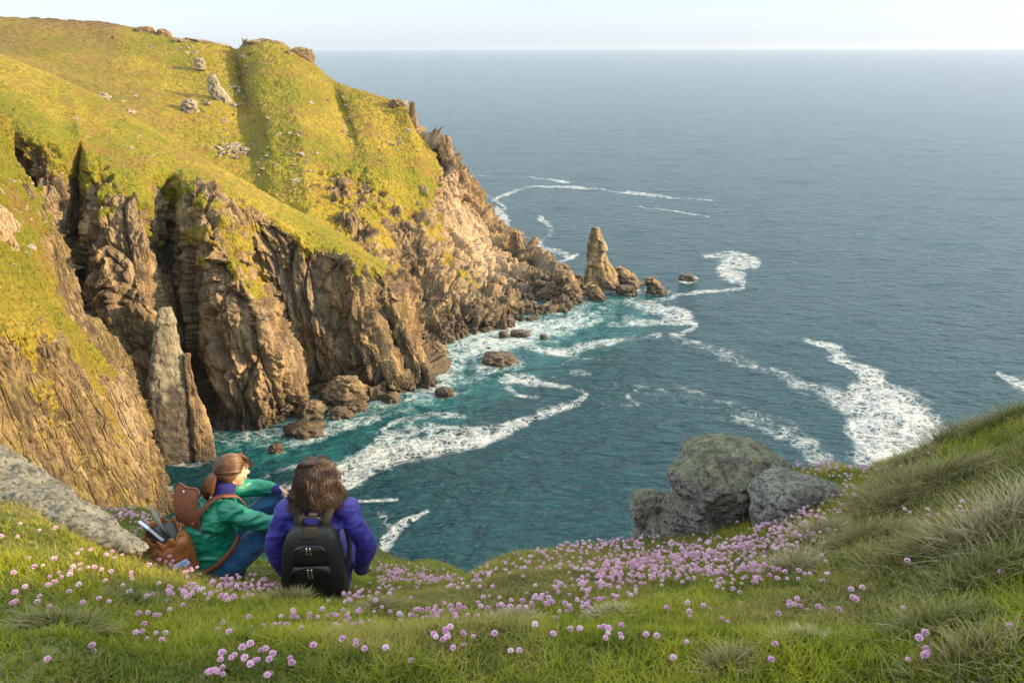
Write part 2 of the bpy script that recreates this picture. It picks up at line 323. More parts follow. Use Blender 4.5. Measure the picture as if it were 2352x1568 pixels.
SC = [
 spur_col((-520, -60, 215), (-420, 180, 165), (-380, 450), (-300, 700), (-150, 930), 0),
 spur_col((-200, 60, 200), (-100, 262, 158), (-60, 480), (0, 740), (120, 1000), 0),
 spur_col((0, 130, 190), (8, 272, 153), (50, 500), (120, 750), (235, 1030), 2),
 spur_col((44, 147, 188), (52, 292, 150), (85, 500), (150, 750), (250, 1035), -1, grey=(0, .3, 0, 0)),
 spur_col((92, 167, 186), (103, 325, 147), (122, 520), (180, 750), (265, 1040), 0, grey=(0, .5, 0, 0)),
 spur_col((140, 190, 184), (158, 348, 148), (165, 540), (202, 770), (285, 1045), 3),
 spur_col((162, 200, 183), (183, 332, 151), (184, 540), (216, 780), (295, 1045), 11, g=(1, 1, .9, .3, 0, 0)),
 spur_col((185, 213, 182), (205, 358, 148), (200, 545), (232, 780), (305, 1050), -3),
 spur_col((240, 245, 178), (245, 390, 145), (245, 560), (275, 800), (325, 1056), -5, g=(1, 1, .6, .1, 0, 0)),
 spur_col((290, 275, 175), (301, 394, 145), (300, 575), (335, 810), (360, 1060), -6, grey=(0, .3, 0, 0)),
 spur_col((325, 297, 172), (334, 387, 147), (346, 585), (372, 800), (400, 1055), -5, g=(1, 1, .7, .25, 0, 0)),
 spur_col((352, 313, 170), (372, 396, 149), (372, 600), (405, 810), (440, 1030), 6, g=(1, 1, .7, .2, 0, 0)),
 spur_col((385, 330, 168), (398, 404, 149.5), (405, 600), (435, 800), (480, 990), 10, g=(1, 1, .8, .1, 0, 0)),
 spur_col((405, 342, 167), (425, 418, 146), (432, 590), (455, 790), (507, 987), 0, g=(1, 1, .7, .35, 0, 0)),
 spur_col((440, 362, 165), (455, 434, 143), (480, 585), (520, 780), (560, 994), -7, g=(1, 1, .6, .55, .12, 0), pale=(0, .2, .4, 0)),
 spur_col((480, 385, 163), (500, 444, 143), (535, 600), (600, 780), (640, 976), -9, g=(1, 1, .6, .60, .18, 0), pale=(0, .2, .4, 0)),
 spur_col((513, 403, 162), (530, 460, 143), (565, 620), (655, 790), (716, 936), -6, g=(1, 1, .7, .55, .25, 0)),
 spur_col((556, 427, 160), (578, 487, 143), (592, 625), (680, 790), (726, 914), 3, g=(1, 1, .6, .5, .35, 0)),
 spur_col((598, 451, 159), (643, 522, 143), (650, 660), (710, 790), (770, 912), 2, g=(1, 1, .6, .2, 0, 0), grey=(0, .5, 0, 0)),
 spur_col((660, 483, 157), (700, 556, 143), (718, 690), (760, 800), (810, 913), 1, g=(1, 1, .6, 0, .0, 0), grey=(0, .5, 0, 0)),
 spur_col((718, 514, 155), (745, 578, 143), (768, 700), (800, 800), (845, 912), 3, g=(1, 1, .55, 0, 0, 0)),
 spur_col((770, 543, 154), (790, 594, 143), (815, 700), (850, 805), (890, 908), -1, g=(1, 1, .55, .2, 0, 0), back=(-6, 30, -22)),
 spur_col((820, 578, 153), (835, 610, 144), (858, 715), (890, 805), (916, 903), 1, g=(1, 1, .6, .15, 0, 0), back=(-6, 30, -22)),
 spur_col((850, 600, 152), (862, 622, 146), (880, 730), (908, 810), (930, 894), 3, g=(1, .9, .55, 0, 0, 0), back=(-6, 30, -22)),
 spur_col((868, 612, 152), (885, 640, 146), (916, 740), (950, 820), (970, 892), -1, g=(.9, .7, .3, 0, 0, 0), back=(-6, 30, -22)),
 spur_col((880, 625, 153), (905, 668, 148), (935, 745), (972, 820), (1000, 882), -1, g=(.6, .4, .1, 0, 0, 0), back=(-4, 12, -14)),
 spur_col((885, 650, 158), (908, 690, 155), (936, 750), (970, 800), (1002, 858), 1, g=(.3, .2, 0, 0, 0, 0), back=(-2, 8, -10)),
 spur_col((880, 670, 168), (900, 700, 165), (920, 750), (950, 790), (975, 828), 1, g=(.3, .2, 0, 0, 0, 0), back=(-2, 8, -8)),
]
spur_o, spP, spN = sheet('hill', SC, 900, 640, craggy(.9, 1.1, 300, (1, 1, .22), gb=.6), LAND,
    vT=np.concatenate([np.linspace(0, 2, 24)[:-1], np.linspace(2, 4, 200)[:-1], np.linspace(4, 7, 409)[:-1], np.linspace(7, 8, 10)]))
# ---------------------------------------------------------------- near cliff on the left
def cl_row(pts, g, pale=(0, 0, 0, 0, 0, 0)):      # points from beyond the silhouette to the left
    P = [at(*q) if len(q) == 3 else atw(*q) for q in pts]
    P = [P[0] + np.array((-22, 34, -16)), P[0] + np.array((-5, 10, -3))] + P
    G = [g[0], g[0]] + list(g)
    return [(p, G[i], 0, ([0, 0] + list(pale))[i] if i < len(pale) + 2 else 0, 0) for i, p in enumerate(P)]
CL = [
 cl_row([(8, 262, 138), (-40, 255, 132), (-90, 260, 126), (-160, 255, 118), (-260, 240, 108), (-420, 220, 95)], (1, 1, 1, 1, 1, 1)),
 cl_row([(14, 345, 134), (-20, 360, 125), (-50, 370, 118), (-110, 360, 110), (-200, 350, 100), (-380, 330, 86)], (.9, 1, 1, 1, 1, 1)),
 cl_row([(52, 408, 131), (28, 425, 122), (4, 440, 115), (-60, 440, 106), (-170, 440, 95), (-360, 420, 80)], (.6, .9, .55, .5, 1, 1), (0, 0, .7, .8, 0, 0)),
 cl_row([(90, 475, 128), (66, 495, 119), (36, 515, 111), (0, 535, 103), (-110, 555, 91), (-330, 540, 75)], (.55, .85, .75, .4, .8, 1), (0, 0, .6, .9, 0, 0)),
 cl_row([(120, 570, 124), (98, 590, 115), (66, 606, 107), (8, 625, 97), (-100, 665, 86), (-310, 660, 70)], (.35, .7, .85, .75, .8, 1), (0, 0, .2, .4, 0, 0)),
 cl_row([(158, 690, 120), (132, 692, 111), (92, 700, 103), (22, 715, 92), (-90, 740, 82), (-300, 760, 68)], (.45, .8, .85, .9, .7, 1)),
 cl_row([(212, 771, 116), (176, 768, 107), (120, 768, 98), (40, 778, 87), (-80, 810, 79), (-290, 850, 66)], (.4, .6, .35, .5, .4, 1)),
 cl_row([(252, 815, 113), (210, 822, 107), (158, 826, 99), (60, 832, 88), (-70, 870, 77), (-290, 900, 65)], (.2, .45, .15, .2, .35, .9)),
 cl_row([(278, 850, 111), (238, 876, 104), (186, 893, 96), (80, 905, 86), (-60, 945, 75), (-280, 960, 64)], (.1, .35, .2, .35, .3, .8), (.2, .3, 0, 0, 0, 0)),
 cl_row([(304, 930, 109), (268, 955, 102), (218, 975, 94), (110, 990, 85), (-30, 1010, 74), (-260, 1050, 62)], (.0, .15, .25, .2, .35, .8), (.3, .5, 0, 0, 0, 0)),
 cl_row([(328, 1010, 106), (300, 1045, 99), (250, 1075, 91), (150, 1105, 82), (10, 1140, 71), (-240, 1180, 60)], (.0, .0, .15, .1, .25, .6), (.2, .5, 0, 0, 0, 0)),
 cl_row([(362, 1100, 103), (330, 1140, 96), (285, 1180, 89), (180, 1230, 78), (40, 1280, 69), (-200, 1330, 59)], (0, .0, .1, .2, .3, .5)),
 cl_row([(392, 1180), (370, 1225), (330, 1300), (230, 1400), (110, 1500), (-100, 1600)], (0, 0, 0, 0, 0, 0)),
 cl_row([(400, 1200, 96), (380, 1245, 90), (340, 1320, 82), (240, 1420, 72), (120, 1520, 64), (-90, 1620, 56)], (0, 0, 0, 0, 0, 0)),
]
for k in range(len(CL[-1])): CL[-1][k] = (CL[-2][k][0] + np.array((2, -1, -8)),) + CL[-1][k][1:]
e3 = at(250, 1170, 89) - at(100, 880, 92); e3 /= np.linalg.norm(e3); e1 = np.cross(e3, (1.0, .3, .6)); e1 /= np.linalg.norm(e1); BAS = np.stack([e1, np.cross(e3, e1), e3], 1)
NEAR = land_material('near_cliff_land', 1.5, tuple(e3))
cl_o, clP, clN = sheet('cliff', CL, 760, 620, craggy(.62, .8, 500, (1, 1, .16), .8, gb=1.3, basis=BAS), NEAR,
    vT=np.concatenate([np.linspace(0, 1, 12)[:-1], np.linspace(1, 7, 609)]), uT=np.concatenate([np.linspace(0, 11, 720)[:-1], np.linspace(11, 13, 41)]))
# ================================================================ sea
MS = MT('sea_water'); p = MS.pos(); foam = MS.attr('foam'); shal = MS.attr('shallow')
wv = MS.math('ADD', MS.math('MULTIPLY', MS.noise(MS.scale(p, (.5, 1, 1)), .95, 3, .6, .5), .75), MS.math('MULTIPLY', MS.noise(MS.scale(p, (.5, 1, 1)), .30, 3, .5, .3), 1.5))
lace = MS.noise(p, .35, 8, .68, .9)
nc = MS.n('ShaderNodeTexNoise'); MS.set(nc.inputs['Vector'], p); nc.inputs['Scale'].default_value = .28; nc.inputs['Detail'].default_value = 5
wp = MS.n('ShaderNodeVectorMath', operation='MULTIPLY_ADD'); MS.set(wp.inputs[0], nc.outputs[1]); wp.inputs[1].default_value = (6, 6, 0); MS.set(wp.inputs[2], p)
web = MS.math('MAXIMUM', MS.ramp(MS.vor(wp.outputs[0], .30, 'DISTANCE_TO_EDGE'), 0, .16, 1, 0), MS.ramp(MS.vor(wp.outputs[0], .85, 'DISTANCE_TO_EDGE'), 0, .2, .8, 0))
lace2 = MS.math('ADD', lace, MS.ramp(MS.noise(p, 2.2, 5, .75), .3, .7, -.14, .14))
body = MS.ramp(MS.math('ADD', foam, MS.math('MULTIPLY_ADD', lace2, 2.1, -1.72)), .0, .72)
veil = MS.math('MULTIPLY', web, MS.ramp(MS.math('ADD', foam, MS.math('MULTIPLY_ADD', lace, 1.2, -.6)), .22, .70, 0, .6))
fm = MS.math('MINIMUM', MS.math('MAXIMUM', MS.math('MULTIPLY', body, MS.ramp(MS.noise(MS.scale(p, (.5, 1, 1)), 1.1, 5, .75), .36, .56, .55, 1)), veil), .96)
deep = MS.mix(MS.ramp(MS.noise(p, .02, 3), .35, .65), (.002, .019, .032), (.003, .028, .042))
deep = MS.mix(MS.ramp(lace, .3, .65, 0, 1), deep, (.003, .040, .044))
turq = MS.mix(MS.math('MULTIPLY', shal, MS.ramp(lace, .3, .62, .08, .55)), deep, (.03, .22, .22))
fc = MS.mix(MS.ramp(MS.noise(p, .9, 6, .7), .35, .6), (.50, .55, .58), (.72, .70, .66))
MS.P(Base_Color=MS.mix(fm, turq, fc), Roughness=MS.ramp(fm, 0, 1, .16, .8), IOR=1.33, Specular_IOR_Level=.4)
MS.bump(MS.math('ADD', wv, MS.math('MULTIPLY', fm, .12)), 1.0, .85)
nA, nR = 760, 820
az = np.concatenate([np.linspace(-75, -37, 14)[:-1], np.linspace(-37, 37, nA), np.linspace(37, 80, 16)[1:]]) * math.pi / 180
dep = np.linspace(math.atan(60 / 55.), math.atan(60 / 900.), nR - 60); dep = np.concatenate([dep, np.geomspace(dep[-1], 60 / 14000., 61)[1:]])
rr = 60 / np.tan(dep)
X = rr[:, None] * np.sin(az)[None]; Y = rr[:, None] * np.cos(az)[None]; S = np.stack([X, Y, 0 * X], -1)
px, py = topix(S)
FO = np.zeros(px.shape); SH = np.zeros(px.shape)
def stroke(pts, w, d, arr=None, k=1.6, wob=1.0):
    arr = FO if arr is None else arr
    T = np.linspace(0, len(pts) - 1, max(2, int(14 * (len(pts) - 1)))); q = pchip(np.array(pts, float), 0, 0, T)
    ww = np.interp(T, np.linspace(0, len(pts) - 1, len(w)), w) if isinstance(w, (list, tuple)) else np.full(len(T), float(w))
    m = ww.max() * 2.2 + 12
    sel = (px > q[:, 0].min() - 2 * m) & (px < q[:, 0].max() + 2 * m) & (py > q[:, 1].min() - m) & (py < q[:, 1].max() + m)
    if not sel.any(): return
    X0 = px[sel] + wobx[sel] * wob * np.clip(ww.mean() * .5, 2, 14); Y0 = py[sel] + woby[sel] * wob * np.clip(ww.mean() * .3, 1.2, 9)
    best = np.full(X0.shape, -1.0)
    for i in range(len(T) - 1):
        a, b = q[i], q[i + 1]; v = b - a; L = (v * v).sum() + 1e-6
        t = np.clip(((X0 - a[0]) * v[0] + (Y0 - a[1]) * v[1]) / L, 0, 1)
        dx = X0 - a[0] - t * v[0]; dy = (Y0 - a[1] - t * v[1]) * 1.5
        best = np.maximum(best, 1 - np.sqrt(dx * dx + dy * dy) / (ww[i] * k))
    arr[sel] = np.maximum(arr[sel], d * sstep(-.05, .8, best))
wq = np.stack([S[..., 0] * .12, S[..., 1] * .12, 0 * px], -1)
wobx = fbm(wq, 4, 3, .6); woby = fbm(wq, 4, 7, .6)
stroke([(590, 1175), (660, 1145), (780, 1095), (860, 1062), (960, 1028), (1080, 1000), (1180, 972), (1250, 945)], [26, 36, 44, 40, 40, 34, 26, 14], .97)
stroke([(1240, 948), (1310, 930), (1345, 903), (1300, 888), (1240, 878), (1180, 866), (1150, 872)], [14, 15, 8, 9, 14, 20, 10], .85)
stroke([(1140, 868), (1190, 905), (1230, 912)], 9, .6); stroke([(880, 990), (940, 965), (1010, 955), (1060, 960)], [8, 16, 14, 8], .62)
stroke([(860, 1040), (900, 1000), (980, 985), (1100, 985)], [16, 22, 18, 10], .6); stroke([(640, 1120), (720, 1110), (860, 1045)], 20, .55)
shore = [(500, 1003), (560, 1006), (640, 1000), (700, 975), (745, 935), (850, 925), (925, 912), (1000, 895), (1012, 850), (1030, 815), (1090, 785), (1180, 760), (1260, 745), (1320, 728), (1345, 700)]
stroke(shore, 24, .95); stroke(shore, 60, .58); stroke(shore, 75, .95, SH); stroke([(500, 1010), (600, 1030), (750, 1010), (900, 980), (1050, 900), (1150, 830), (1300, 780), (1450, 720)], 70, .55, SH)
stroke([(1020, 850), (1060, 815), (1120, 790), (1220, 765), (1330, 745), (1400, 700)], [30, 34, 36, 30, 24, 16], .84)
stroke([(1010, 880), (1080, 860), (1110, 840), (1180, 830)], 28, .55); stroke([(560, 1035), (700, 1010), (820, 970), (960, 930), (1060, 900)], [14, 20, 26, 26, 20], .55)
stroke([(1210, 795), (1290, 812), (1340, 800), (1400, 782), (1440, 774)], [14, 20, 18, 12, 8], .82); stroke([(1380, 785), (1450, 775), (1510, 771)], [6, 10, 11], .85)
stroke([(1360, 700), (1440, 690), (1500, 705), (1560, 722), (1602, 740)], [12, 20, 24, 20, 8], .8)
stroke([(1400, 745), (1460, 742), (1540, 738), (1604, 741), (1560, 768), (1540, 772)], [10, 14, 10, 6, 8, 9], .8); stroke([(1380, 720), (1440, 735)], 22, .6)
stroke([(1490, 692), (1600, 672), (1660, 665), (1704, 661)], [9, 7, 6, 5], .85)
stroke([(1702, 661), (1690, 640), (1660, 618), (1690, 600), (1735, 605), (1700, 585), (1620, 585)], [5, 20, 22, 26, 16, 14, 8], .82)
stroke([(1545, 772), (1650, 802), (1750, 845), (1830, 880), (1930, 915), (1980, 950)], [9, 16, 20, 24, 34, 40], .64)
stroke([(1855, 785), (1930, 820), (1975, 850), (2000, 900), (1990, 950)], [8, 16, 30, 40, 44], .9); stroke([(1990, 900), (2050, 940), (2100, 990), (2120, 1030), (2040, 1050)], [44, 60, 66, 60, 66], .97)
stroke([(1990, 960), (2020, 1010), (2040, 1060)], 52, .9)
stroke([(1430, 890), (1540, 902), (1660, 930), (1760, 965), (1850, 1015), (1890, 1060)], [26, 36, 40, 40, 36, 30], .58)
stroke([(1430, 930), (1470, 926), (1440, 910), (1458, 896)], 6, .8); stroke([(1230, 938), (1330, 932), (1440, 926), (1560, 935)], 5, .4); stroke([(1320, 855), (1350, 858)], 12, .75)
stroke([(1280, 842), (1330, 824), (1400, 828)], 4, .6); stroke([(1300, 870), (1240, 860)], 4, .5)
stroke([(1072, 404), (1180, 403), (1240, 410), (1305, 418)], [2, 2, 2.5, 3.5], .8); stroke([(1130, 460), (1180, 440), (1230, 428), (1350, 432), (1450, 445), (1555, 456)], [3, 6, 4, 2.5, 3, 3.5], .8)
stroke([(1440, 440), (1500, 447), (1560, 456)], 2.5, .8); stroke([(1440, 473), (1530, 482), (1632, 498)], [1.6, 2.2, 1.5], .75)
stroke([(1140, 480), (1150, 500), (1162, 520)], [6, 14, 6], .75); stroke([(1240, 500), (1265, 530), (1240, 560), (1300, 585)], 9, .6); stroke([(1100, 435), (1160, 478), (1130, 490)], 4, .6)
stroke([(1245, 606), (1290, 600), (1325, 584)], 6, .75); stroke([(1160, 545), (1220, 545)], 5, .6); stroke([(1240, 640), (1270, 600), (1290, 640)], 12, .5)
stroke([(1850, 530), (1950, 538), (2010, 544)], 3, .45); stroke([(2105, 575), (2160, 577), (2225, 581)], 4, .42); stroke([(2285, 858), (2330, 878), (2370, 895)], [9, 18, 20], .8); stroke([(1560, 455), (1640, 462)], 3, .6)
stroke([(872, 1275), (900, 1235), (930, 1205), (978, 1178)], [10, 18, 14, 6], .82); stroke([(820, 1150), (870, 1148), (915, 1146)], 6, .75); stroke([(880, 1180), (900, 1215)], 12, .55)
stroke([(360, 1085), (385, 1120), (395, 1160)], [14, 22, 12], .85); stroke([(335, 1015), (350, 1040), (375, 1062), (440, 1070), (497, 1055)], 9, .7); stroke([(500, 1060), (560, 1110), (640, 1080), (740, 1060)], 10, .5)
for a, b, r in ((1390, 660, 26), (1370, 684, 20), (1508, 668, 24), (1440, 668, 24), (1578, 637, 14), (1330, 640, 20), (1145, 828, 34), (1020, 903, 24), (815, 935, 26), (715, 990, 34), (780, 950, 26), (705, 945, 30), (632, 1030, 14), (1195, 765, 24), (1010, 820, 26), (1300, 660, 24)):
    stroke([(a - r, b + 4), (a, b + 6), (a + r, b + 3)], 9, .9)
FO = np.clip(FO + .06 * vn(wq * .3, 40), 0, 1)
FO *= .93 * np.clip(.86 + .42 * fbm(np.stack([X * .045, Y * .045, 0 * X], -1), 3, 44), .45, 1.06)
sw = .16 * vn(np.stack([X * .05, Y * .11, 0 * X], -1), 5) + .07 * vn(np.stack([X * .16, Y * .33, 0 * X], -1), 6) + .22 * FO * vn(np.stack([X * .3, Y * .3, 0 * X], -1), 8)
S[..., 2] += sw * (rr[:, None] < 900)
sea = mesh_np('sea', S.reshape(-1, 3), gridF(*px.shape)[:, ::-1], MS.m, attrs={'foam': FO.ravel(), 'shallow': SH.ravel()})
tag(sea, kind='structure')
# ================================================================ rocks
def rock_material(name, sea=False):
    M = MT(name); p = M.pos(); c = rock_nodes(M, p, 1.3)
    if sea:
        z = M.sep(p, 2); wet = M.ramp(M.math('ADD', z, M.math('MULTIPLY', M.noise(p, .5, 3), -3.5)), -1.0, 2.2, 1, 0)
        c = M.mix(M.math('MULTIPLY', wet, .8), c, (.05, .038, .027)); M.P(Roughness=M.ramp(wet, 0, 1, .9, .4))
    else: M.P(Roughness=.92)
    M.P(Base_Color=c, Specular_IOR_Level=.3)
    M.bump(M.noise(p, 2.2, 8, .72), .8, .35); return M.m
ROCK, SEAROCK = rock_material('brown_rock'), rock_material('wet_sea_rock', True)
def pillar_mat():
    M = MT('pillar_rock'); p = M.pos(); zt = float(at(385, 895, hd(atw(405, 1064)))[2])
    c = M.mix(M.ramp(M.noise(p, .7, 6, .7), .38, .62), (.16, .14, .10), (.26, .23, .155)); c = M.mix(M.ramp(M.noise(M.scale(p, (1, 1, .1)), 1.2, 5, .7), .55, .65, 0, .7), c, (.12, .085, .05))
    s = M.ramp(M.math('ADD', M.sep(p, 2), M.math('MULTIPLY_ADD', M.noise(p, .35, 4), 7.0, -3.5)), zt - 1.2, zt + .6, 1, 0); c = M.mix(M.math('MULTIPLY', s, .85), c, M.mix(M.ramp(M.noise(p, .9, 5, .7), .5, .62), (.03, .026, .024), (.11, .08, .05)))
    M.P(Base_Color=c, Roughness=.85); M.bump(M.math('ADD', M.noise(p, 1.6, 8, .7), M.ramp(M.vor(M.scale(p, (1, 1, .4)), .6, 'DISTANCE_TO_EDGE'), 0, .05, -.2, 0)), .8, .35); return M.m
def pale_rock_mat():
    M = MT('pale_hill_rock'); p = M.pos()
    c = M.mix(M.ramp(M.noise(p, 1.1, 5, .7), .4, .62), (.18, .155, .12), (.32, .27, .20)); c = M.mix(M.ramp(M.noise(p, 3, 4, .7), .55, .7, 0, .7), c, (.14, .12, .09))
    M.P(Base_Color=c, Roughness=.92); M.bump(M.noise(p, 2.5, 6, .7), .7, .2); return M.m
PALE = pale_rock_mat()
def cube_sphere(n):
    t = np.linspace(-1, 1, n + 1); a, b = np.meshgrid(t, t, indexing='ij'); o = np.ones_like(a); V, F = [], []
    for k, (x, y, z) in enumerate(((a, b, o), (b, a, -o), (o, a, b), (-o, b, a), (b, o, a), (a, -o, b))):
        V.append(np.stack([x, y, z], -1).reshape(-1, 3)); F.append(gridF(n + 1, n + 1) + k * (n + 1) ** 2)
    V = np.concatenate(V); F = np.concatenate(F); key = np.round(V * n * 4).astype(np.int64)
    u, idx, inv = np.unique(key, axis=0, return_index=True, return_inverse=True); V = V[idx]; F = inv.reshape(-1)[F]
    return V / np.linalg.norm(V, axis=1, keepdims=True), F
CS = {n: cube_sphere(n) for n in (5, 9, 16, 30)}
def rock_mesh(name, seed, n=16, size=(1, 1, 1), mat=None, box=.35, k=1.0, smooth=False):
    V, F = CS[n]; V = V.copy(); m = np.abs(V).max(1, keepdims=True); V = V * (1 - box) + V / m * box * .85
    N = V / np.linalg.norm(V, axis=1, keepdims=True); o = seed * 13.7
    f, _ = facets(V * 1.3 + o, seed, 1.6); f2, _ = facets(V * 3.1 + o, seed + 3, 1.4)
    d = .38 * f + .13 * f2 + .22 * fbm(V * .9 + o, 3, seed) + .2 * saw(V + o, (1, .6, .4), .9, seed + 5)
    V = (V + N * (k * d)[:, None]) * np.array(size)
    return mesh_np(name, V, F, mat, smooth=smooth, link=False)
def put(name, me, loc, label, cat, group=None, rot=(0, 0, 0), sc=1.0):
    o = link_me(name, me); o.location = loc; o.rotation_euler = rot; o.scale = (sc,) * 3 if np.isscalar(sc) else sc
    return tag(o, label, cat, group)
def loft_rock(name, L, dist, thick, mat, label, cat='rock', n=120, m=110, k=1.0, seed=1, fz=1.0, pw=2.6, group=None, sm=True, dfun=None, lean=0.0):
    """L: (left px, right px, py) from top to bottom at one distance (lean: metres nearer per metre down)."""
    rows = []
    mid = at((L[0][0] + L[0][1]) / 2, L[0][2], dist if np.isscalar(dist) else dist[0]); z0 = mid[2]
    for i, (a, b, y) in enumerate(L):
        d0 = dist if np.isscalar(dist) else dist[i]
        pa, pb = at(a, y, d0), at(b, y, d0); c = (pa + pb) / 2; hw = np.linalg.norm(pb - pa) / 2
        rt = (pb - pa); rt[2] = 0; rt /= np.linalg.norm(rt); fw = np.array((-rt[1], rt[0], 0))
        th = (thick if np.isscalar(thick) else thick[i]) * hw
        rows.append(np.concatenate([c + fw * (th * .35 - lean * (z0 - c[2])), rt * hw, fw * th]))
    rows = np.array(rows); top = rows[0].copy(); top[3:] *= .12; top[2] += .12 * np.linalg.norm(rows[0][3:6]); bot = rows[-1].copy(); bot[2] -= .15 * abs(rows[0][2] - rows[-1][2]) + .1
    rows = pchip(np.vstack([top, rows, bot]), m)
    t = np.linspace(0, 2 * math.pi, n, endpoint=False); cx = np.sign(np.cos(t)) * np.abs(np.cos(t)) ** (2 / pw); sx = np.sign(np.sin(t)) * np.abs(np.sin(t)) ** (2 / pw)
    G = rows[:, None, :3] + cx[None, :, None] * rows[:, None, 3:6] + sx[None, :, None] * rows[:, None, 6:9]
    Nn = cx[None, :, None] * rows[:, None, 3:6] + sx[None, :, None] * rows[:, None, 6:9]; Nn /= np.linalg.norm(Nn, axis=-1, keepdims=True) + 1e-9
    sc = np.linalg.norm(rows[:, 3:6], axis=1).max(); Q = G / sc * fz
    if dfun is None:
        f, _ = facets(Q * 1.6 + seed, seed, 1.5, .6); f2, _ = facets(Q * 4.2 + seed, seed + 4, 1.5)
        d = .24 * f + .10 * f2 + .12 * saw(Q + seed, (1, .3, .35), 1.3, seed + 7) + .09 * saw(Q, (.3, .2, 1), 1.7, seed + 8) + .05 * fbm(Q * 6, 3, seed)
    else: d = dfun(Q, seed)
    fade = np.clip(np.linspace(0, 1, m) * 12, 0, 1)
    G = G + Nn * (d * sc * k * fade[:, None])[..., None]
    V = G.reshape(-1, 3); F = gridF(m, n, True)[:, ::-1]
    ce = G[0].mean(0); V = np.vstack([V, ce]); T = np.stack([np.full(n, len(V) - 1), np.arange(n), (np.arange(n) + 1) % n, (np.arange(n) + 1) % n], -1)
    org = np.array((rows[-1, 0], rows[-1, 1], rows[-1, 2])); V = V - org
    me = bpy.data.meshes.new(name); me.from_pydata(V.tolist(), [], F.tolist() + [tuple(x[:3]) for x in T.tolist()]); me.materials.append(mat)
    me.polygons.foreach_set('use_smooth', np.full(len(me.polygons), sm)); me.update()
    o = link_me(name, me); o.location = org; return tag(o, label, cat, group)
def dw(y): return hd(atw(1176, y))
D1 = hd(atw(1380, 662))
loft_rock('sea_stack', [(1362, 1376, 523), (1354, 1383, 545), (1350, 1391, 570), (1349, 1398, 598), (1348, 1409, 620), (1344, 1420, 640), (1338, 1426, 656), (1336, 1428, 668)], D1, .85, SEAROCK, 'tall pointed brown sea stack rising from the water off the headland tip', 'sea stack', 130, 150, .34, 31, 1.0)
SR = [
 ([(1408, 1428, 616), (1400, 1455, 630), (1396, 1472, 645), (1396, 1474, 656)], 'low brown rock leaning against the right foot of the sea stack'),
 ([(1484, 1497, 637), (1484, 1512, 648), (1485, 1524, 661), (1486, 1532, 674)], 'wedge shaped sea rock standing alone right of the sea stack'),
 ([(1352, 1368, 656), (1350, 1380, 668), (1350, 1391, 680), (1352, 1393, 690)], 'small pointed rock in the surf just in front of the sea stack'),
 ([(1420, 1455, 659), (1415, 1462, 667), (1418, 1464, 676)], 'low dark rock awash between the sea stack and the wedge rock'),
 ([(1563, 1580, 631), (1561, 1597, 636), (1562, 1600, 643)], 'tiny twin topped rock farthest out from the headland in open water'),
 ([(1276, 1300, 607), (1272, 1311, 616), (1273, 1310, 628)], 'squared boulder on top of the rock pile at the headland tip'),
 ([(1278, 1308, 624), (1274, 1322, 640), (1272, 1332, 660), (1275, 1340, 682)], 'jumbled rock pile at the very tip of the headland'),
 ([(1316, 1336, 632), (1314, 1342, 638), (1316, 1342, 643)], 'small flat rock between the headland tip and the sea stack'),
 ([(1115, 1170, 818), (1107, 1181, 824), (1108, 1184, 834)], 'long flat brown rock in the white surf off the beach'),
 ([(1010, 1030, 892), (1001, 1040, 900), (1003, 1044, 908)], 'small rounded rock in foam beside the dark pinnacle foot'),
 ([(795, 836, 926), (788, 843, 933), (790, 845, 943)], 'flat topped tan rock in the surf before the sea cave'),
 ([(765, 790, 940), (754, 808, 948), (757, 812, 957)], 'low dark double rock in surf left of the flat topped rock'),
 ([(690, 732, 925), (678, 745, 938), (676, 750, 957)], 'dark blocky rock at the foot of the rubble buttress'),
 ([(668, 735, 981), (655, 746, 988), (657, 748, 998)], 'long low rock awash farther out below the rubble buttress'),
 ([(625, 642, 1022), (617, 650, 1028), (619, 652, 1036)], 'smallest tan rock in the surf above the green jacketed walker'),
 ([(770, 812, 868), (750, 832, 888), (742, 850, 905), (742, 852, 922)], 'big dark boulder lying in the mouth of the sea cave'),
 ([(985, 1010, 790), (972, 1022, 808), (968, 1028, 832)], 'dark rounded rock where the pebble beach begins'),
 ([(1180, 1210, 761), (1174, 1217, 766), (1176, 1218, 771)], 'thin flat rock awash off the boulder beach'),
 ([(1243, 1253, 768), (1240, 1256, 772), (1241, 1257, 777)], 'tiny rock dot in the foam right of the thin flat rock'),
 ([(1150, 1162, 762), (1145, 1166, 768), (1146, 1168, 774)], 'small pointed rock near the beach edge left of the thin flat rock'),
 ([(890, 910, 903), (880, 918, 912), (880, 922, 922)], 'small dark rock at the foot of the cliff right of the cave boulder'),
]
for i, (L, lab) in enumerate(SR):
    q = L[-1]; d = hd(atw((q[0] + q[1]) / 2, q[2])); loft_rock('sea_rock', L, d, .8, SEAROCK, lab, 'rock', 56, 44, 1.0, 40 + i * 3, 1.2, 2.4, group='rocks standing in the surf')
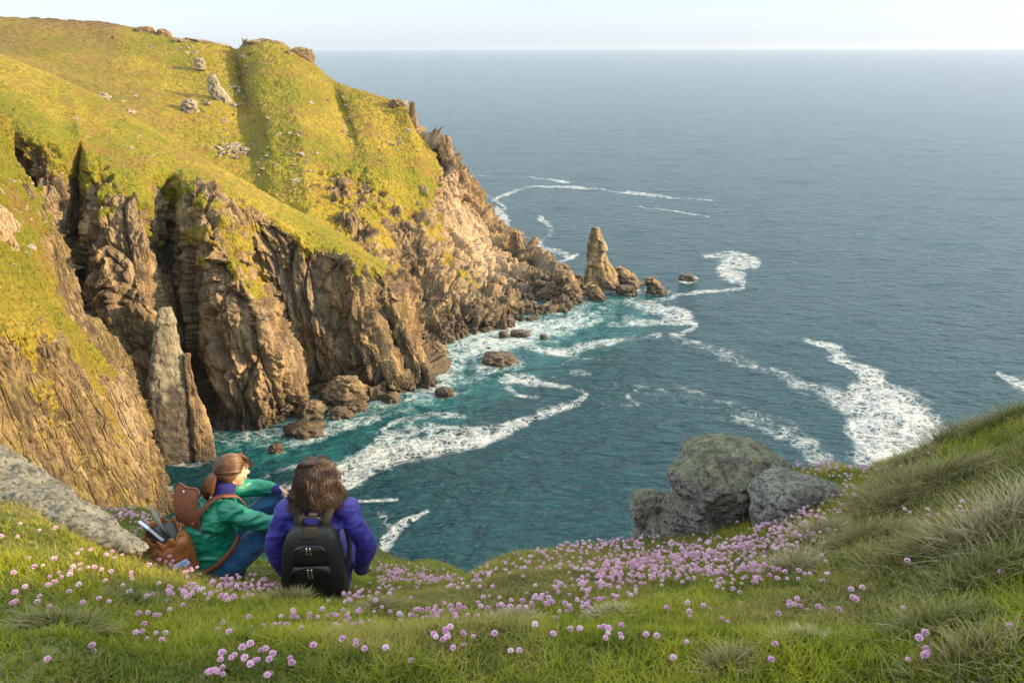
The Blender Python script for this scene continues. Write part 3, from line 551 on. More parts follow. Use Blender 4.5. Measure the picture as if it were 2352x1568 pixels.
# rock tower of pale slabs before the dark gully, and crags of the headland skyline
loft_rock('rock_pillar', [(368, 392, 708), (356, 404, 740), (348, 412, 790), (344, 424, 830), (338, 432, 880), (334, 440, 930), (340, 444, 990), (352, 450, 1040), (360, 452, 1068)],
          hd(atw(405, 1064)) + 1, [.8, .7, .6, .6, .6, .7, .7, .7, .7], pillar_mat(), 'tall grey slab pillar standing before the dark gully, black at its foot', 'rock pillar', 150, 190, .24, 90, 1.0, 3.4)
loft_rock('rock_pillar', [(424, 437, 812), (420, 441, 850), (428, 452, 900), (434, 474, 950), (438, 488, 1000), (444, 498, 1062)], hd(atw(470, 1058)) + 1, .8, LAND, 'lower brown rib leaning on the right side of the grey slab pillar', 'rock pillar', 100, 150, .32, 93, 1.0, 3.0)
for L, d, th, lab, sd in (
 ([(583, 625, 91), (566, 655, 99), (575, 664, 110), (590, 662, 124)], 291, .5, 'long ribbed granite tor crowning the headland above the gully', 3),
 ([(680, 698, 109), (670, 716, 116), (672, 722, 130), (684, 722, 146), (694, 716, 160)], 285, .7, 'split granite tor on the skyline next to the sea horizon', 5),
 ([(318, 345, 62), (306, 358, 70), (312, 362, 82)], 309, .5, 'flat stacked granite outcrop on the skyline, left of the pair', 7),
 ([(366, 380, 67), (358, 392, 75), (362, 398, 84)], 308, .5, 'flat stacked granite outcrop on the skyline, right of the pair', 9),
 ([(415, 440, 88), (402, 480, 94), (420, 520, 104), (470, 530, 114)], 303, .35, 'long low dark rock band along the skyline beside the tor', 11),
 ([(900, 918, 228), (892, 932, 240), (908, 944, 262), (930, 952, 285)], 254, .7, 'broken rock shoulder where the skyline drops to the sea', 13),
 ([(941, 952, 234), (940, 954, 250), (940, 958, 272), (946, 960, 298)], 250, .8, 'thin standing rock finger high on the seaward edge', 15),
 ([(1017, 1029, 311), (1011, 1036, 322), (1010, 1040, 350), (1018, 1048, 380), (1030, 1062, 420)], 239, .9, 'dark rounded rock horn standing on the seaward cliff edge', 17),
 ([(1050, 1064, 392), (1045, 1085, 425), (1050, 1096, 460), (1062, 1104, 495)], 239, .8, 'steep brown slab rib below the dark rock horn', 19),
 ([(1178, 1195, 532), (1172, 1198, 548), (1172, 1204, 566)], 226, .9, 'squared rock tooth low on the headland ridge', 21),
 ([(484, 494, 168), (477, 500, 185), (480, 512, 205), (490, 530, 228), (500, 540, 248)], 252, .6, 'tall pale broken crag standing in the middle of the far slope', 23),
 ([(452, 464, 132), (446, 470, 142), (450, 472, 156)], 275, .7, 'small pale crag higher and left of the tall broken crag', 25),
 ([(425, 445, 229), (416, 455, 240), (420, 454, 256)], 243, .7, 'cluster of grey blocks left of and below the tall broken crag', 27),
 ([(226, 244, 214), (218, 252, 224), (222, 250, 232)], 236, .6, 'pale double boulder just above the near grass ridge', 29),
 ([(200, 220, 170), (195, 226, 178), (200, 224, 184)], 262, .6, 'pale flat boulder on the far slope, leftmost of the large ones', 33)):
    loft_rock('rock_outcrop', L, d - 1.5, th, PALE if sd in (23, 25, 27, 29, 33) else ROCK, lab, 'rock outcrop', 70, 60, .8 if sd in (23, 25, 27) else .5, sd, 1.2, 2.6)
# ---------------------------------------------------------------- loose stones on the slopes and beach boulders
pxF, pyF = topix(farP); pxS, pyS = topix(spP); pxC, pyC = topix(clP)
crest_y = lambda x: np.interp(x, [-100, 0, 44, 92, 212, 325, 410, 513, 598, 718, 860, 870], [90, 130, 147, 167, 226, 297, 345, 403, 451, 513, 605, 1200])
stones = [rock_mesh('stone', 200 + i, 5, (1, .8, .6), PALE, .3) for i in range(7)]
blds = [rock_mesh('boulder', 300 + i, 9, (1, .85, .7), SEAROCK, .55) for i in range(8)]
def scatter(P, sel, n, rs, meshes, name, label, cat, group, sink=.25, rng=RNG):
    idx = np.argwhere(sel)
    if len(idx) == 0: return
    for k in rng.choice(len(idx), min(n, len(idx)), replace=False):
        p = P[tuple(idx[k])]; r = rs[0] + (rs[1] - rs[0]) * rng.random() ** 2.2
        put(name, meshes[rng.integers(len(meshes))], p - np.array((0, 0, r * sink)), label, cat, group, rng.random(3) * (.6, .6, 6.28), (r * (.8 + .5 * rng.random()), r * (.8 + .4 * rng.random()), r * (.6 + .5 * rng.random())))
def near(px, py, x, y, rx, ry): return ((px - x) / rx) ** 2 + ((py - y) / ry) ** 2 < 1
vis = (pyF < crest_y(pxF) - 6) & (pxF > 0)
rg = np.random.default_rng(5)
lab1 = 'small pale stone lying in the grass of the far headland slope'; g1 = 'pale stones scattered on the far slope'
for (x, y, rx, ry, n, a, b) in ((520, 250, 60, 50, 14, .4, 1.0), (520, 345, 45, 20, 26, .5, 1.3), (600, 330, 140, 60, 18, .3, .8), (670, 390, 90, 50, 16, .3, .9), (700, 250, 120, 80, 12, .3, .8), (400, 110, 60, 25, 8, .5, 1.2), (270, 240, 60, 30, 5, .4, 1.0), (820, 330, 90, 70, 10, .3, .8), (560, 180, 30, 60, 8, .4, .9), (900, 300, 50, 50, 6, .3, .8)):
    scatter(farP, vis & near(pxF, pyF, x, y, rx, ry), int(n * 1.4), (a * 1.25, b * 1.25), stones, 'stone', lab1, 'stone', g1, rng=rg)
fr = (pyS > crest_y(pxS)) & (pxS > 0) & (pyS < 470)
scatter(spP[:, :len(spP[0]) // 3], (fr & near(pxS, pyS, 330, 350, 330, 140))[:, :len(spP[0]) // 3], 12, (.25, .6), stones, 'stone', 'small pale stone lying in the grass of the near ridge', 'stone', 'stones on the near grass ridge', rng=rg)
lab2 = 'brown boulder lying in the rubble along the foot of the headland'; g2 = 'boulders along the shore'
low = (farP[..., 2] < 9) & (farP[..., 2] > -.4) & (pyF < 860)
scatter(farP, low & (pxF > 960) & (farP[..., 2] < 2.5), 60, (.7, 2.6), blds, 'boulder', lab2, 'boulder', g2, .1, rg)
scatter(farP, (farP[..., 2] < 22) & (pxF > 1080) & (pyF > 600) & (farP[..., 2] > 1), 60, (.5, 1.9), blds, 'boulder', lab2, 'boulder', g2, .2, rg)
scatter(spP, (spP[..., 2] < 2.0) & (spP[..., 2] > -.6) & (pxS > 500) & (pxS < 1010) & (pyS < 1010), 34, (.5, 1.8), blds, 'boulder', 'dark boulder at the waterline under the near ridge cliff', 'boulder', 'boulders under the near cliff', .1, rg)
blk = [rock_mesh('block', 340 + i, 5, (1, .85, .7), ROCK, .6) for i in range(6)]
scatter(spP, near(pxS, pyS, 560, 700, 90, 120) & (pxS > 490), 60, (.35, 1.0), blk, 'rock', 'angular tan block in the rubble slope below the near ridge', 'rock', 'blocks of the rubble slope', .2, rg)
scatter(clP, (near(pxC, pyC, 20, 540, 55, 110) | near(pxC, pyC, 40, 420, 50, 40)), 34, (.2, .6), stones, 'stone', 'pale stone in the scree high on the near left cliff', 'stone', 'scree stones on the left cliff', .2, rg)
# ================================================================ the slope in the foreground
def gcol(px, rows, edge, lit=None):
    P = [np.array((0, -3.0, CAM_Z - 1.2)) + (at(px, 1568, 1.8) - CP) * np.array((.8, .3, 0)), np.array((0, -.6, CAM_Z - 1.52)) + (at(px, 1568, 1.8) - CP) * np.array((.5, .3, 0))]
    P += [at(px, y, d) for y, d in rows]; e = at(px, *edge); P.append(e); u = e - CP; u[2] = 0; u /= np.linalg.norm(u)
    P += [e + u * a + np.array((0, 0, -b)) for a, b in ((.5, .55), (1.6, 2.6), (5, 10), (14, 32), (24, 63))]
    return P
GC = [
 gcol(-900, ((1568, 2.6), (1400, 3.4), (1250, 4.4), (1150, 5.6)), (1080, 7.5)),
 gcol(-300, ((1568, 2.0), (1400, 2.7), (1270, 3.6), (1180, 4.6)), (1120, 6.0)),
 gcol(0, ((1568, 1.85), (1430, 2.4), (1300, 3.0), (1195, 3.8)), (1145, 4.8)),
 gcol(120, ((1568, 1.82), (1430, 2.35), (1320, 2.9), (1235, 3.6)), (1195, 4.8)),
 gcol(230, ((1568, 1.8), (1450, 2.3), (1352, 2.9), (1278, 3.6)), (1178, 6.8)),
 gcol(340, ((1568, 1.8), (1450, 2.35), (1362, 3.0), (1300, 3.8)), (1176, 7.0)),
 gcol(430, ((1568, 1.8), (1450, 2.4), (1370, 3.05), (1315, 3.95)), (1240, 6.6)),
 gcol(520, ((1568, 1.8), (1450, 2.45), (1378, 3.15), (1336, 4.0)), (1280, 6.0)),
 gcol(640, ((1568, 1.8), (1450, 2.5), (1388, 3.2), (1352, 4.0)), (1302, 5.6)),
 gcol(760, ((1568, 1.8), (1450, 2.5), (1394, 3.25), (1360, 4.0)), (1302, 6.2)),
 gcol(860, ((1568, 1.8), (1450, 2.5), (1392, 3.3), (1350, 4.5)), (1268, 8.6)),
 gcol(960, ((1568, 1.8), (1450, 2.45), (1388, 3.3), (1348, 4.7)), (1302, 8.6)),
 gcol(1040, ((1568, 1.8), (1450, 2.4), (1385, 3.1), (1350, 4.2)), (1330, 8.0)),
 gcol(1095, ((1568, 1.8), (1450, 2.4), (1385, 3.05), (1345, 3.9)), (1322, 5.4)),
 gcol(1180, ((1568, 1.8), (1450, 2.38), (1378, 3.0), (1320, 3.8)), (1277, 4.9)),
 gcol(1300, ((1568, 1.8), (1450, 2.35), (1370, 3.0), (1300, 3.8)), (1256, 4.9)),
 gcol(1450, ((1568, 1.8), (1450, 2.35), (1360, 3.0), (1288, 3.9)), (1243, 4.9)),
 gcol(1620, ((1568, 1.8), (1450, 2.3), (1350, 3.0), (1270, 3.9)), (1205, 5.3)),
 gcol(1800, ((1568, 1.8), (1450, 2.25), (1340, 2.95), (1235, 3.9)), (1085, 6.6)),
 gcol(1900, ((1568, 1.8), (1450, 2.22), (1335, 2.9), (1220, 3.8)), (1066, 6.8)),
 gcol(1990, ((1568, 1.8), (1450, 2.2), (1328, 2.85), (1205, 3.7)), (1076, 6.0)),
 gcol(2100, ((1568, 1.8), (1450, 2.15), (1318, 2.8), (1180, 3.7)), (1042, 5.8)),
 gcol(2230, ((1568, 1.78), (1445, 2.1), (1308, 2.7), (1155, 3.6)), (1003, 5.7)),
 gcol(2380, ((1568, 1.75), (1438, 2.05), (1295, 2.6), (1120, 3.5)), (964, 5.6)),
 gcol(2700, ((1568, 1.8), (1410, 2.1), (1240, 2.7), (1040, 3.7)), (850, 5.8)),
]
def wcol(a, prof):  # columns by azimuth: unseen bank right of frame, raised to shade the foreground
    u = np.array((math.sin(R(a)), math.cos(R(a)), 0)); return [np.array((0, -.9, CAM_Z - 1.5)) + u * .3] + [np.array((0, 0, CAM_Z + z)) + u * d for d, z in prof]
GC += [wcol(52, ((1.0, -1.5), (1.9, -1.35), (2.8, -1.2), (4.0, -1.05), (6.0, -.55), (8.6, -.1), (9.4, -.6), (11, -2.5), (15, -10), (24, -32), (34, -63))),
       wcol(62, ((1.0, -1.5), (1.9, -1.3), (3.0, -1.05), (5.0, -.6), (8.0, .1), (11, .8), (14, .9), (17, .2), (22, -10), (34, -36), (46, -63))),
       wcol(70, ((1.0, -1.5), (1.9, -1.3), (3.0, -1.05), (5.0, -.6), (8.0, .2), (11, 1.0), (15, 1.1), (18, .6), (26, -10), (44, -36), (60, -63))),
       wcol(77, ((1.0, -1.5), (1.9, -1.25), (3.0, -1.0), (5.0, -.4), (8.0, .4), (11, 1.25), (15, 2.0), (19, 1.4), (28, -10), (48, -36), (66, -63))),
       wcol(90, ((1.0, -1.5), (1.9, -1.2), (3.0, -.9), (5.0, -.2), (8.0, 1.3), (11, 2.7), (15, 3.8), (22, 3.6), (34, -10), (54, -36), (74, -63))),
       wcol(120, ((1.0, -1.4), (1.9, -1.2), (3.0, -.8), (5.0, -.1), (8.0, 1.3), (11, 2.7), (15, 4.0), (22, 3.8), (34, -10), (54, -36), (74, -63)))]
Gg = np.array(GC); Gg = pchip(pchip(Gg, 640, 0), 620, 1, np.concatenate([np.linspace(0, 2, 30)[:-1], np.linspace(2, 7, 470)[:-1], np.linspace(7, 11, 122)]))
lump = .035 * fbm(Gg * 1.6, 3, 700) + .05 * vn(Gg * .7, 703) + .018 * fbm(Gg * 5, 2, 704)
hdg = np.hypot(Gg[..., 0], Gg[..., 1])
Gg[..., 2] += lump * sstep(.8, 2.0, hdg)
out = sstep(0, 12, CAM_Z - 3 - Gg[..., 2]); Gg = Gg + gnormals(Gg) * (out * 1.2 * fbm(Gg * .35, 4, 710))[..., None]
MG = MT('turf_soil'); p = MG.pos()
c = MG.mix(MG.ramp(MG.noise(p, 1.2, 5, .65), .42, .62), (.06, .085, .012), (.13, .12, .03)); c = MG.mix(MG.ramp(MG.noise(p, 9, 5, .7), .5, .7), c, (.07, .05, .028))
c = MG.mix(MG.ramp(MG.noise(p, 2.0, 3), .64, .72), c, (.16, .12, .08))
rk = rock_nodes(MG, p, 1.5); c = MG.mix(MG.ramp(MG.sep(p, 2), 51, 54.5, 1, 0), c, rk)
MG.P(Base_Color=c, Roughness=.95); MG.bump(MG.noise(p, 14, 6, .7), .7, .02)
ground = mesh_np('ground', Gg.reshape(-1, 3), gridF(*Gg.shape[:2]), MG.m); tag(ground, kind='structure')
# lookup: photograph position -> nearest visible ground point
gpx, gpy = topix(Gg); ok = (Gg[..., 1] > .3) & (hdg < 9.5)
GH = {}
for i, j in np.argwhere(ok & (gpx > -200) & (gpx < 2560) & (gpy > 800) & (gpy < 1750)):
    k = (int(gpx[i, j] // 12), int(gpy[i, j] // 12)); v = GH.get(k)
    if v is None or hdg[i, j] < v[1]: GH[k] = ((i, j), hdg[i, j])
def gat(px, py):
    for dy in range(0, 14):
        for dx in (0, -1, 1):
            for s in (1, -1):
                v = GH.get((int(px // 12) + dx, int(py // 12) + s * dy))
                if v is not None: return Gg[v[0]]
    return None
def gz(x, y):
    m = np.abs(Gg[..., 0] - x) + np.abs(Gg[..., 1] - y) + (Gg[..., 2] < CAM_Z - 6) * 9; i = np.unravel_index(m.argmin(), m.shape); return Gg[i][2]
# ---------------------------------------------------------------- boulders beside the people
def lichen(name, a, b, moss, mossk, gold=0):
    M = MT(name); p = M.pos()
    c = M.mix(M.ramp(M.noise(p, 9, 8, .75), .40, .60), a, b)
    c = M.mix(M.ramp(M.noise(p, 38, 4, .7), .50, .60, 0, .9), c, (.04, .04, .037))
    c = M.mix(M.ramp(M.noise(p, 22, 5, .7), .60, .68, 0, .7), c, (.42, .40, .38))
    n = M.sep(M.n('ShaderNodeNewGeometry').outputs['Normal'], 2)
    mm = M.math('MULTIPLY', M.ramp(M.math('ADD', n, M.math('MULTIPLY_ADD', M.noise(p, 4.5, 7, .7), 1.6, -.8)), .15, .75), mossk)
    c = M.mix(mm, c, M.mix(M.ramp(M.noise(p, 16, 6, .75), .38, .62), (.05, .055, .03), moss))
    M.P(Base_Color=c, Roughness=.95, Specular_IOR_Level=.2)
    M.bump(M.math('ADD', M.noise(p, 12, 9, .75), M.math('MULTIPLY', M.noise(p, 60, 4, .7), .3)), .9, .05); return M.m
LICH = lichen('lichen_granite', (.18, .165, .155), (.36, .335, .315), (.21, .22, .11), .7)
LICH2 = lichen('pale_lichen_granite', (.17, .16, .155), (.44, .425, .41), (.12, .125, .065), .55)
def smoothrock(Q, sd):
    W = Q + .35 * np.stack([vn(Q * 1.1, sd + 30), vn(Q * 1.1, sd + 31), vn(Q * 1.1, sd + 32)], -1)
    return .17 * fbm(Q * .85, 3, sd) + .17 * saw(W + sd, (.25, .35, 1), .62, sd + 1, .6, .8) + .13 * saw(W + sd, (1, .4, .35), .7, sd + 2, .6, .85) + .10 * facets(W * 1.1 + sd, sd, 1.2)[0] - .07 * np.abs(fbm(Q * 2.6, 3, sd + 3)) + .02 * fbm(Q * 9, 3, sd + 5)
loft_rock('boulder', [(1655, 1712, 1014), (1612, 1768, 1030), (1575, 1800, 1055), (1552, 1820, 1085), (1546, 1822, 1112), (1540, 1806, 1140), (1520, 1770, 1175), (1502, 1748, 1215), (1490, 1740, 1262)], 4.9, [.6, .7, .75, .8, .8, .75, .7, .65, .6], LICH, 'big grey boulder with green moss and lichen at the cliff edge', 'boulder', 260, 220, 1.0, 61, 1.0, 2.3, dfun=smoothrock)
loft_rock('boulder', [(1468, 1512, 1134), (1448, 1534, 1146), (1441, 1540, 1170), (1444, 1540, 1195), (1450, 1532, 1218), (1440, 1530, 1258)], 5.0, .8, LICH, 'small rounded boulder touching the left side of the big mossy boulder', 'boulder', 140, 120, .8, 66, 1.0, 2.2, dfun=smoothrock)
loft_rock('boulder', [(1825, 1895, 1106), (1772, 1950, 1120), (1746, 1975, 1145), (1736, 1988, 1175), (1730, 1990, 1212), (1730, 1990, 1240)], 4.55, .7, LICH2, 'low pale grey slab leaning on the right side of the big mossy boulder', 'boulder', 200, 150, .9, 71, 1.0, 2.4, dfun=smoothrock)
loft_rock('boulder', [(985, 1010, 1298), (968, 1030, 1306), (962, 1042, 1318), (958, 1050, 1334)], 8.1, .7, ROCK, 'sunlit tan rock on the cliff edge right of the purple jacketed walker', 'boulder', 90, 60, .8, 75, 1.2, 2.2, dfun=smoothrock)
sp = [at(-420, 1035, 4.9), at(-200, 1065, 4.75), at(0, 1118, 4.5), at(100, 1156, 4.3), at(180, 1195, 4.1), at(250, 1230, 3.95), at(310, 1254, 3.85), at(340, 1262, 3.8)]
hh = [.24, .19, .120, .105, .095, .06, .035, .008]
T = pchip(np.array([list(a) + [b] for a, b in zip(sp, hh)]), 200); th = np.linspace(0, 2 * math.pi, 120, endpoint=False)
fwd = np.array((.25, .95, -.25)); upv = np.array((.15, .1, 1.0))
G = T[:, None, :3] + T[:, None, 3:4] * (np.cos(th)[None, :, None] * fwd * 1.9 + np.sin(th)[None, :, None] * upv)
Nn = np.cos(th)[None, :, None] * fwd + np.sin(th)[None, :, None] * upv + 0 * G
G = G + Nn * (np.clip(T[:, 3:4] * 3, 0, .5) * (.5 * smoothrock(G * 2.2, 81) + .06 * fbm(G * 9, 3, 82)))[..., None]
slab = mesh_np('rock_slab', G.reshape(-1, 3), gridF(200, 120, True), LICH2); tag(slab, 'pale grey lichen covered rock slab sloping down towards the brown rucksack', 'rock')
# ================================================================ turf, tussocks, thrift
def leaf_mat(name, lo, hi, dry, tr=.35, rough=.55):
    M = MT(name); t = M.attr('tone'); h = M.attr('tip'); dr = M.attr('dry')
    c = M.mix(t, lo, hi); c = M.mix(dr, c, dry); c = M.mix(M.math('MULTIPLY', M.math('SUBTRACT', 1.0, h), .7), c, (.03, .035, .010))  # blade bases darkened, painting in the shadow between clumps
    M.P(Base_Color=c, Roughness=rough, Specular_IOR_Level=.3)
    tb = M.n('ShaderNodeBsdfTranslucent'); M.set(tb.inputs[0], c); mx = M.n('ShaderNodeMixShader'); mx.inputs[0].default_value = tr
    M.t.links.new(M.b.outputs[0], mx.inputs[1]); M.t.links.new(tb.outputs[0], mx.inputs[2]); M.t.links.new(mx.outputs[0], M.out.inputs[0]); return M.m
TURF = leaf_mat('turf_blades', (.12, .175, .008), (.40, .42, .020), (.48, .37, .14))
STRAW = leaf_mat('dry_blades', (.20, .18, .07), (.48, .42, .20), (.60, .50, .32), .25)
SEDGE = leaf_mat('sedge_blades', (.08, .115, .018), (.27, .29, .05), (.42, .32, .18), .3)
def blades(base, hgt, wid, bend, dirn, tone, dry, segs=2, rng=RNG, curl=None):
    """one mesh of tapered bent blades: base Nx3, height, width, bend (fraction of height), bend azimuth."""
    n = len(base); t = np.linspace(0, 1, segs + 1); V = np.zeros((n, 2 * segs + 1, 3)); B = np.stack([np.cos(dirn), np.sin(dirn), 0 * dirn], -1); fa = rng.random(n) * 6.28; Wd = np.stack([np.cos(fa), np.sin(fa), 0 * fa], -1)
    for k in range(segs + 1):
        rise = t[k] * (1 - .35 * bend * t[k]) if curl is None else np.sin(t[k] * (1.57 + curl)) / 1.0
        c = base + np.stack([0 * hgt, 0 * hgt, hgt * rise], -1) + B * (hgt * bend * t[k] ** 1.8)[:, None]
        wk = (wid * (1 - t[k] ** 1.6) * .5)[:, None]
        if k < segs: V[:, 2 * k] = c - Wd * wk; V[:, 2 * k + 1] = c + Wd * wk
        else: V[:, 2 * k] = c
    q = []
    for k in range(segs - 1): q += [(2 * k, 2 * k + 1, 2 * k + 3), (2 * k, 2 * k + 3, 2 * k + 2)]
    q.append((2 * segs - 2, 2 * segs - 1, 2 * segs)); F = (np.arange(n)[:, None, None] * (2 * segs + 1) + np.array(q)[None]).reshape(-1, 3)
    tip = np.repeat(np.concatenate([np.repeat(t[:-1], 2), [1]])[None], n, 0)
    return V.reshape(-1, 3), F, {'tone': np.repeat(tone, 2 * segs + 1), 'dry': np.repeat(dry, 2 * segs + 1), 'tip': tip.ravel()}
# area weighting of the visible ground grid
a_ = Gg[1:, :-1] - Gg[:-1, :-1]; b_ = Gg[:-1, 1:] - Gg[:-1, :-1]; area = np.linalg.norm(np.cross(a_, b_), axis=-1)
hq = hdg[:-1, :-1]; gx, gy = gpx[:-1, :-1], gpy[:-1, :-1]
wgt = area * ((gx > -160) & (gx < 2500) & (gy > 800) & (gy < 1660) & (hq < 9.6) & (Gg[:-1, :-1, 1] > .5) & (Gg[:-1, :-1, 2] > CAM_Z - 6.5)) * np.clip(3.0 / hq, 0, 2.2) ** 1.1
rgp = np.random.default_rng(21)
def sample_ground(n):
    cdf = np.cumsum(wgt.ravel()); k = np.searchsorted(cdf, rgp.random(n) * cdf[-1]); i, j = np.unravel_index(k, wgt.shape); u, v = rgp.random(n)[:, None], rgp.random(n)[:, None]
    return Gg[i, j] * (1 - u) * (1 - v) + Gg[i + 1, j] * u * (1 - v) + Gg[i, j + 1] * (1 - u) * v + Gg[i + 1, j + 1] * u * v
NB = 400000 // (QK * QK)
B0 = sample_ground(NB); cl = fbm(B0 * 1.3, 3, 800); c2 = fbm(B0 * 5.0, 2, 805); c3 = fbm(B0 * .8 + 4, 2, 809); c4 = vn(B0 * 11, 811)
bald = sstep(.42, .7, fbm(B0 * 2.3, 2, 820)); keep = rgp.random(NB) > bald * .45
B0, cl, c2, c3, c4 = [x[keep] for x in (B0, cl, c2, c3, c4)]; n = len(B0); pxb, pyb = topix(B0)
right = sstep(1500, 2300, pxb)
H = 1.1 * (.022 + .020 * rgp.random(n) + .022 * np.clip(c2, 0, 1) + .02 * np.clip(cl, 0, 1)) * (1 + .5 * right)
dryk = np.clip(sstep(.15, .8, c3 + .25 * c4 + .35 * right) * .75 + (rgp.random(n) < .10) * .8, 0, 1) * rgp.random(n) ** .5
tone = np.clip(.42 + .6 * cl + .55 * c4 + .25 * (rgp.random(n) - .5), 0, 1)
V, F, at_ = blades(B0 - np.array((0, 0, .006)), H, .0034 + .0024 * rgp.random(n), .35 + .8 * rgp.random(n) ** 1.5, rgp.random(n) * 6.28 + 1.2 * cl, tone, dryk, 2, rgp)
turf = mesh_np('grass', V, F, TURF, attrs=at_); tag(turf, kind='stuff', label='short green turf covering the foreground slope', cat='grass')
# longer wandering blades and dead stalks
NL = 16000 // QK
B1 = sample_ground(NL); px1, py1 = topix(B1); kp = (fbm(B1 * 1.1, 2, 830) + sstep(1400, 2200, px1) * .9 - .1) > rgp.random(NL) * 1.3 - .1; B1 = B1[kp]; n = len(B1)
V, F, at_ = blades(B1, .06 + .09 * rgp.random(n), .0022 + .0014 * rgp.random(n), .5 + 1.1 * rgp.random(n), rgp.random(n) * 6.28, rgp.random(n), rgp.random(n) * .9, 5, rgp)
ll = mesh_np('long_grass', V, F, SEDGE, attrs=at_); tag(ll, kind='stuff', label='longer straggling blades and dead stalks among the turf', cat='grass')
# ---------------------------------------------------------------- tussocks
def tussock(px, py, r, n, L, mat, dry, lab, cat='grass tussock', flop=1.0, lieu=0):
    c = gat(px, py)
    if c is None: return
    n = int(n * .85 / QK); a = rgp.random(n) * 6.28; rr_ = r * np.sqrt(rgp.random(n)) * .9
    b = np.stack([rr_ * np.cos(a), rr_ * np.sin(a) * .8, 0 * a], -1); pp = b + c
    zz = np.array([0.0] * n); sl_ = (gz(c[0] + .12, c[1]) - gz(c[0] - .12, c[1])) / .24, (gz(c[0], c[1] + .12) - gz(c[0], c[1] - .12)) / .24
    b[:, 2] = b[:, 0] * sl_[0] + b[:, 1] * sl_[1] - .01 + .35 * r * np.clip(1 - (rr_ / r) ** 2, 0, 1)
    ln = L * .92 * (.45 + .75 * rgp.random(n)); da = a + rgp.normal(0, .8, n) + lieu * 0
    V, F, A = blades(b, ln * .75, .0036 + .0028 * rgp.random(n), (.4 + .9 * rgp.random(n) ** 1.2) * flop * (.5 + rr_ / r), da, rgp.random(n), np.clip(dry + .4 * (rgp.random(n) - .5), 0, 1), 6, rgp)
    o = mesh_np('grass_tussock', V, F, mat, attrs=A); o.location = c; tag(o, lab, cat, 'grass tussocks on the slope')
TS = [
 (2040, 1130, .24, 1400, .17, SEDGE, .5, 'big brown and green tussock just right of the pale grey slab'),
 (2140, 1120, .26, 1400, .18, SEDGE, .45, 'broad brownish tussock in the middle of the right hand bank'),
 (2060, 1175, .20, 900, .19, SEDGE, .5, 'dark tussock below the broad brownish tussock on the right bank'),
 (1970, 1250, .20, 1100, .14, SEDGE, .55, 'brown tussock of fine blades below the pale grey slab'),
 (1880, 1235, .14, 600, .15, STRAW, .3, 'straw tuft at the lower edge of the pale grey slab'),
 (1822, 1312, .13, 700, .16, STRAW, .3, 'pale straw tuft between the thrift carpet and the right bank'),
 (2300, 1225, .24, 1200, .21, STRAW, .5, 'large pale straw tussock with long arching blades at the right frame edge'),
 (2180, 1260, .20, 800, .16, SEDGE, .4, 'green and straw tussock left of the large pale straw tussock'),
 (2270, 1340, .20, 800, .16, SEDGE, .3, 'dark green tussock under the large pale straw tussock'),
 (2080, 1300, .20, 600, .16, SEDGE, .45, 'loose straggling tussock in the middle of the right slope'),
 (2190, 1015, .24, 1000, .19, SEDGE, .4, 'tussock breaking the skyline of the right bank against the sea'),
 (2290, 975, .24, 900, .17, SEDGE, .3, 'highest tussock on the skyline at the right frame edge'),
 (2080, 1075, .20, 800, .17, SEDGE, .6, 'brown tussock on the skyline behind the thrift plateau'),
 (1838, 1466, .09, 900, .05, STRAW, .9, 'flattened dead pale clump lying low in the right foreground'),
 (1672, 1528, .09, 700, .07, SEDGE, .7, 'small dark dead clump at the bottom right of centre'),
 (1400, 1408, .10, 600, .05, STRAW, .7, 'pale grey flattened clump right of centre below the thrift carpet'),
 (1185, 1422, .11, 700, .06, STRAW, .6, 'pale grey clump at the centre below the thrift on the rim'),
 (1030, 1550, .12, 700, .06, SEDGE, .8, 'brown dead clump at the bottom centre'),
 (865, 1396, .11, 700, .07, SEDGE, .6, 'dark brownish mound right below the black backpack'),
 (655, 1378, .12, 700, .08, SEDGE, .5, 'brownish tuft left of the foot of the black backpack'),
 (845, 1566, .10, 600, .06, STRAW, .6, 'pale clump cut by the bottom frame edge'),
 (450, 1310, .08, 400, .06, SEDGE, .5, 'small brown tuft in front of the brown rucksack'),
 (300, 1380, .12, 500, .08, SEDGE, .3, 'ragged tuft on the left slope below the rucksack'),
 (140, 1440, .14, 600, .09, SEDGE, .4, 'wide ragged tuft in the left foreground'),
 (2150, 1440, .14, 500, .12, SEDGE, .4, 'straggling tuft in the lower right corner'),
 (2240, 1530, .14, 600, .10, SEDGE, .55, 'dark brown tuft in the bottom right corner'),
]
for t in TS: tussock(*t[:7], t[7])
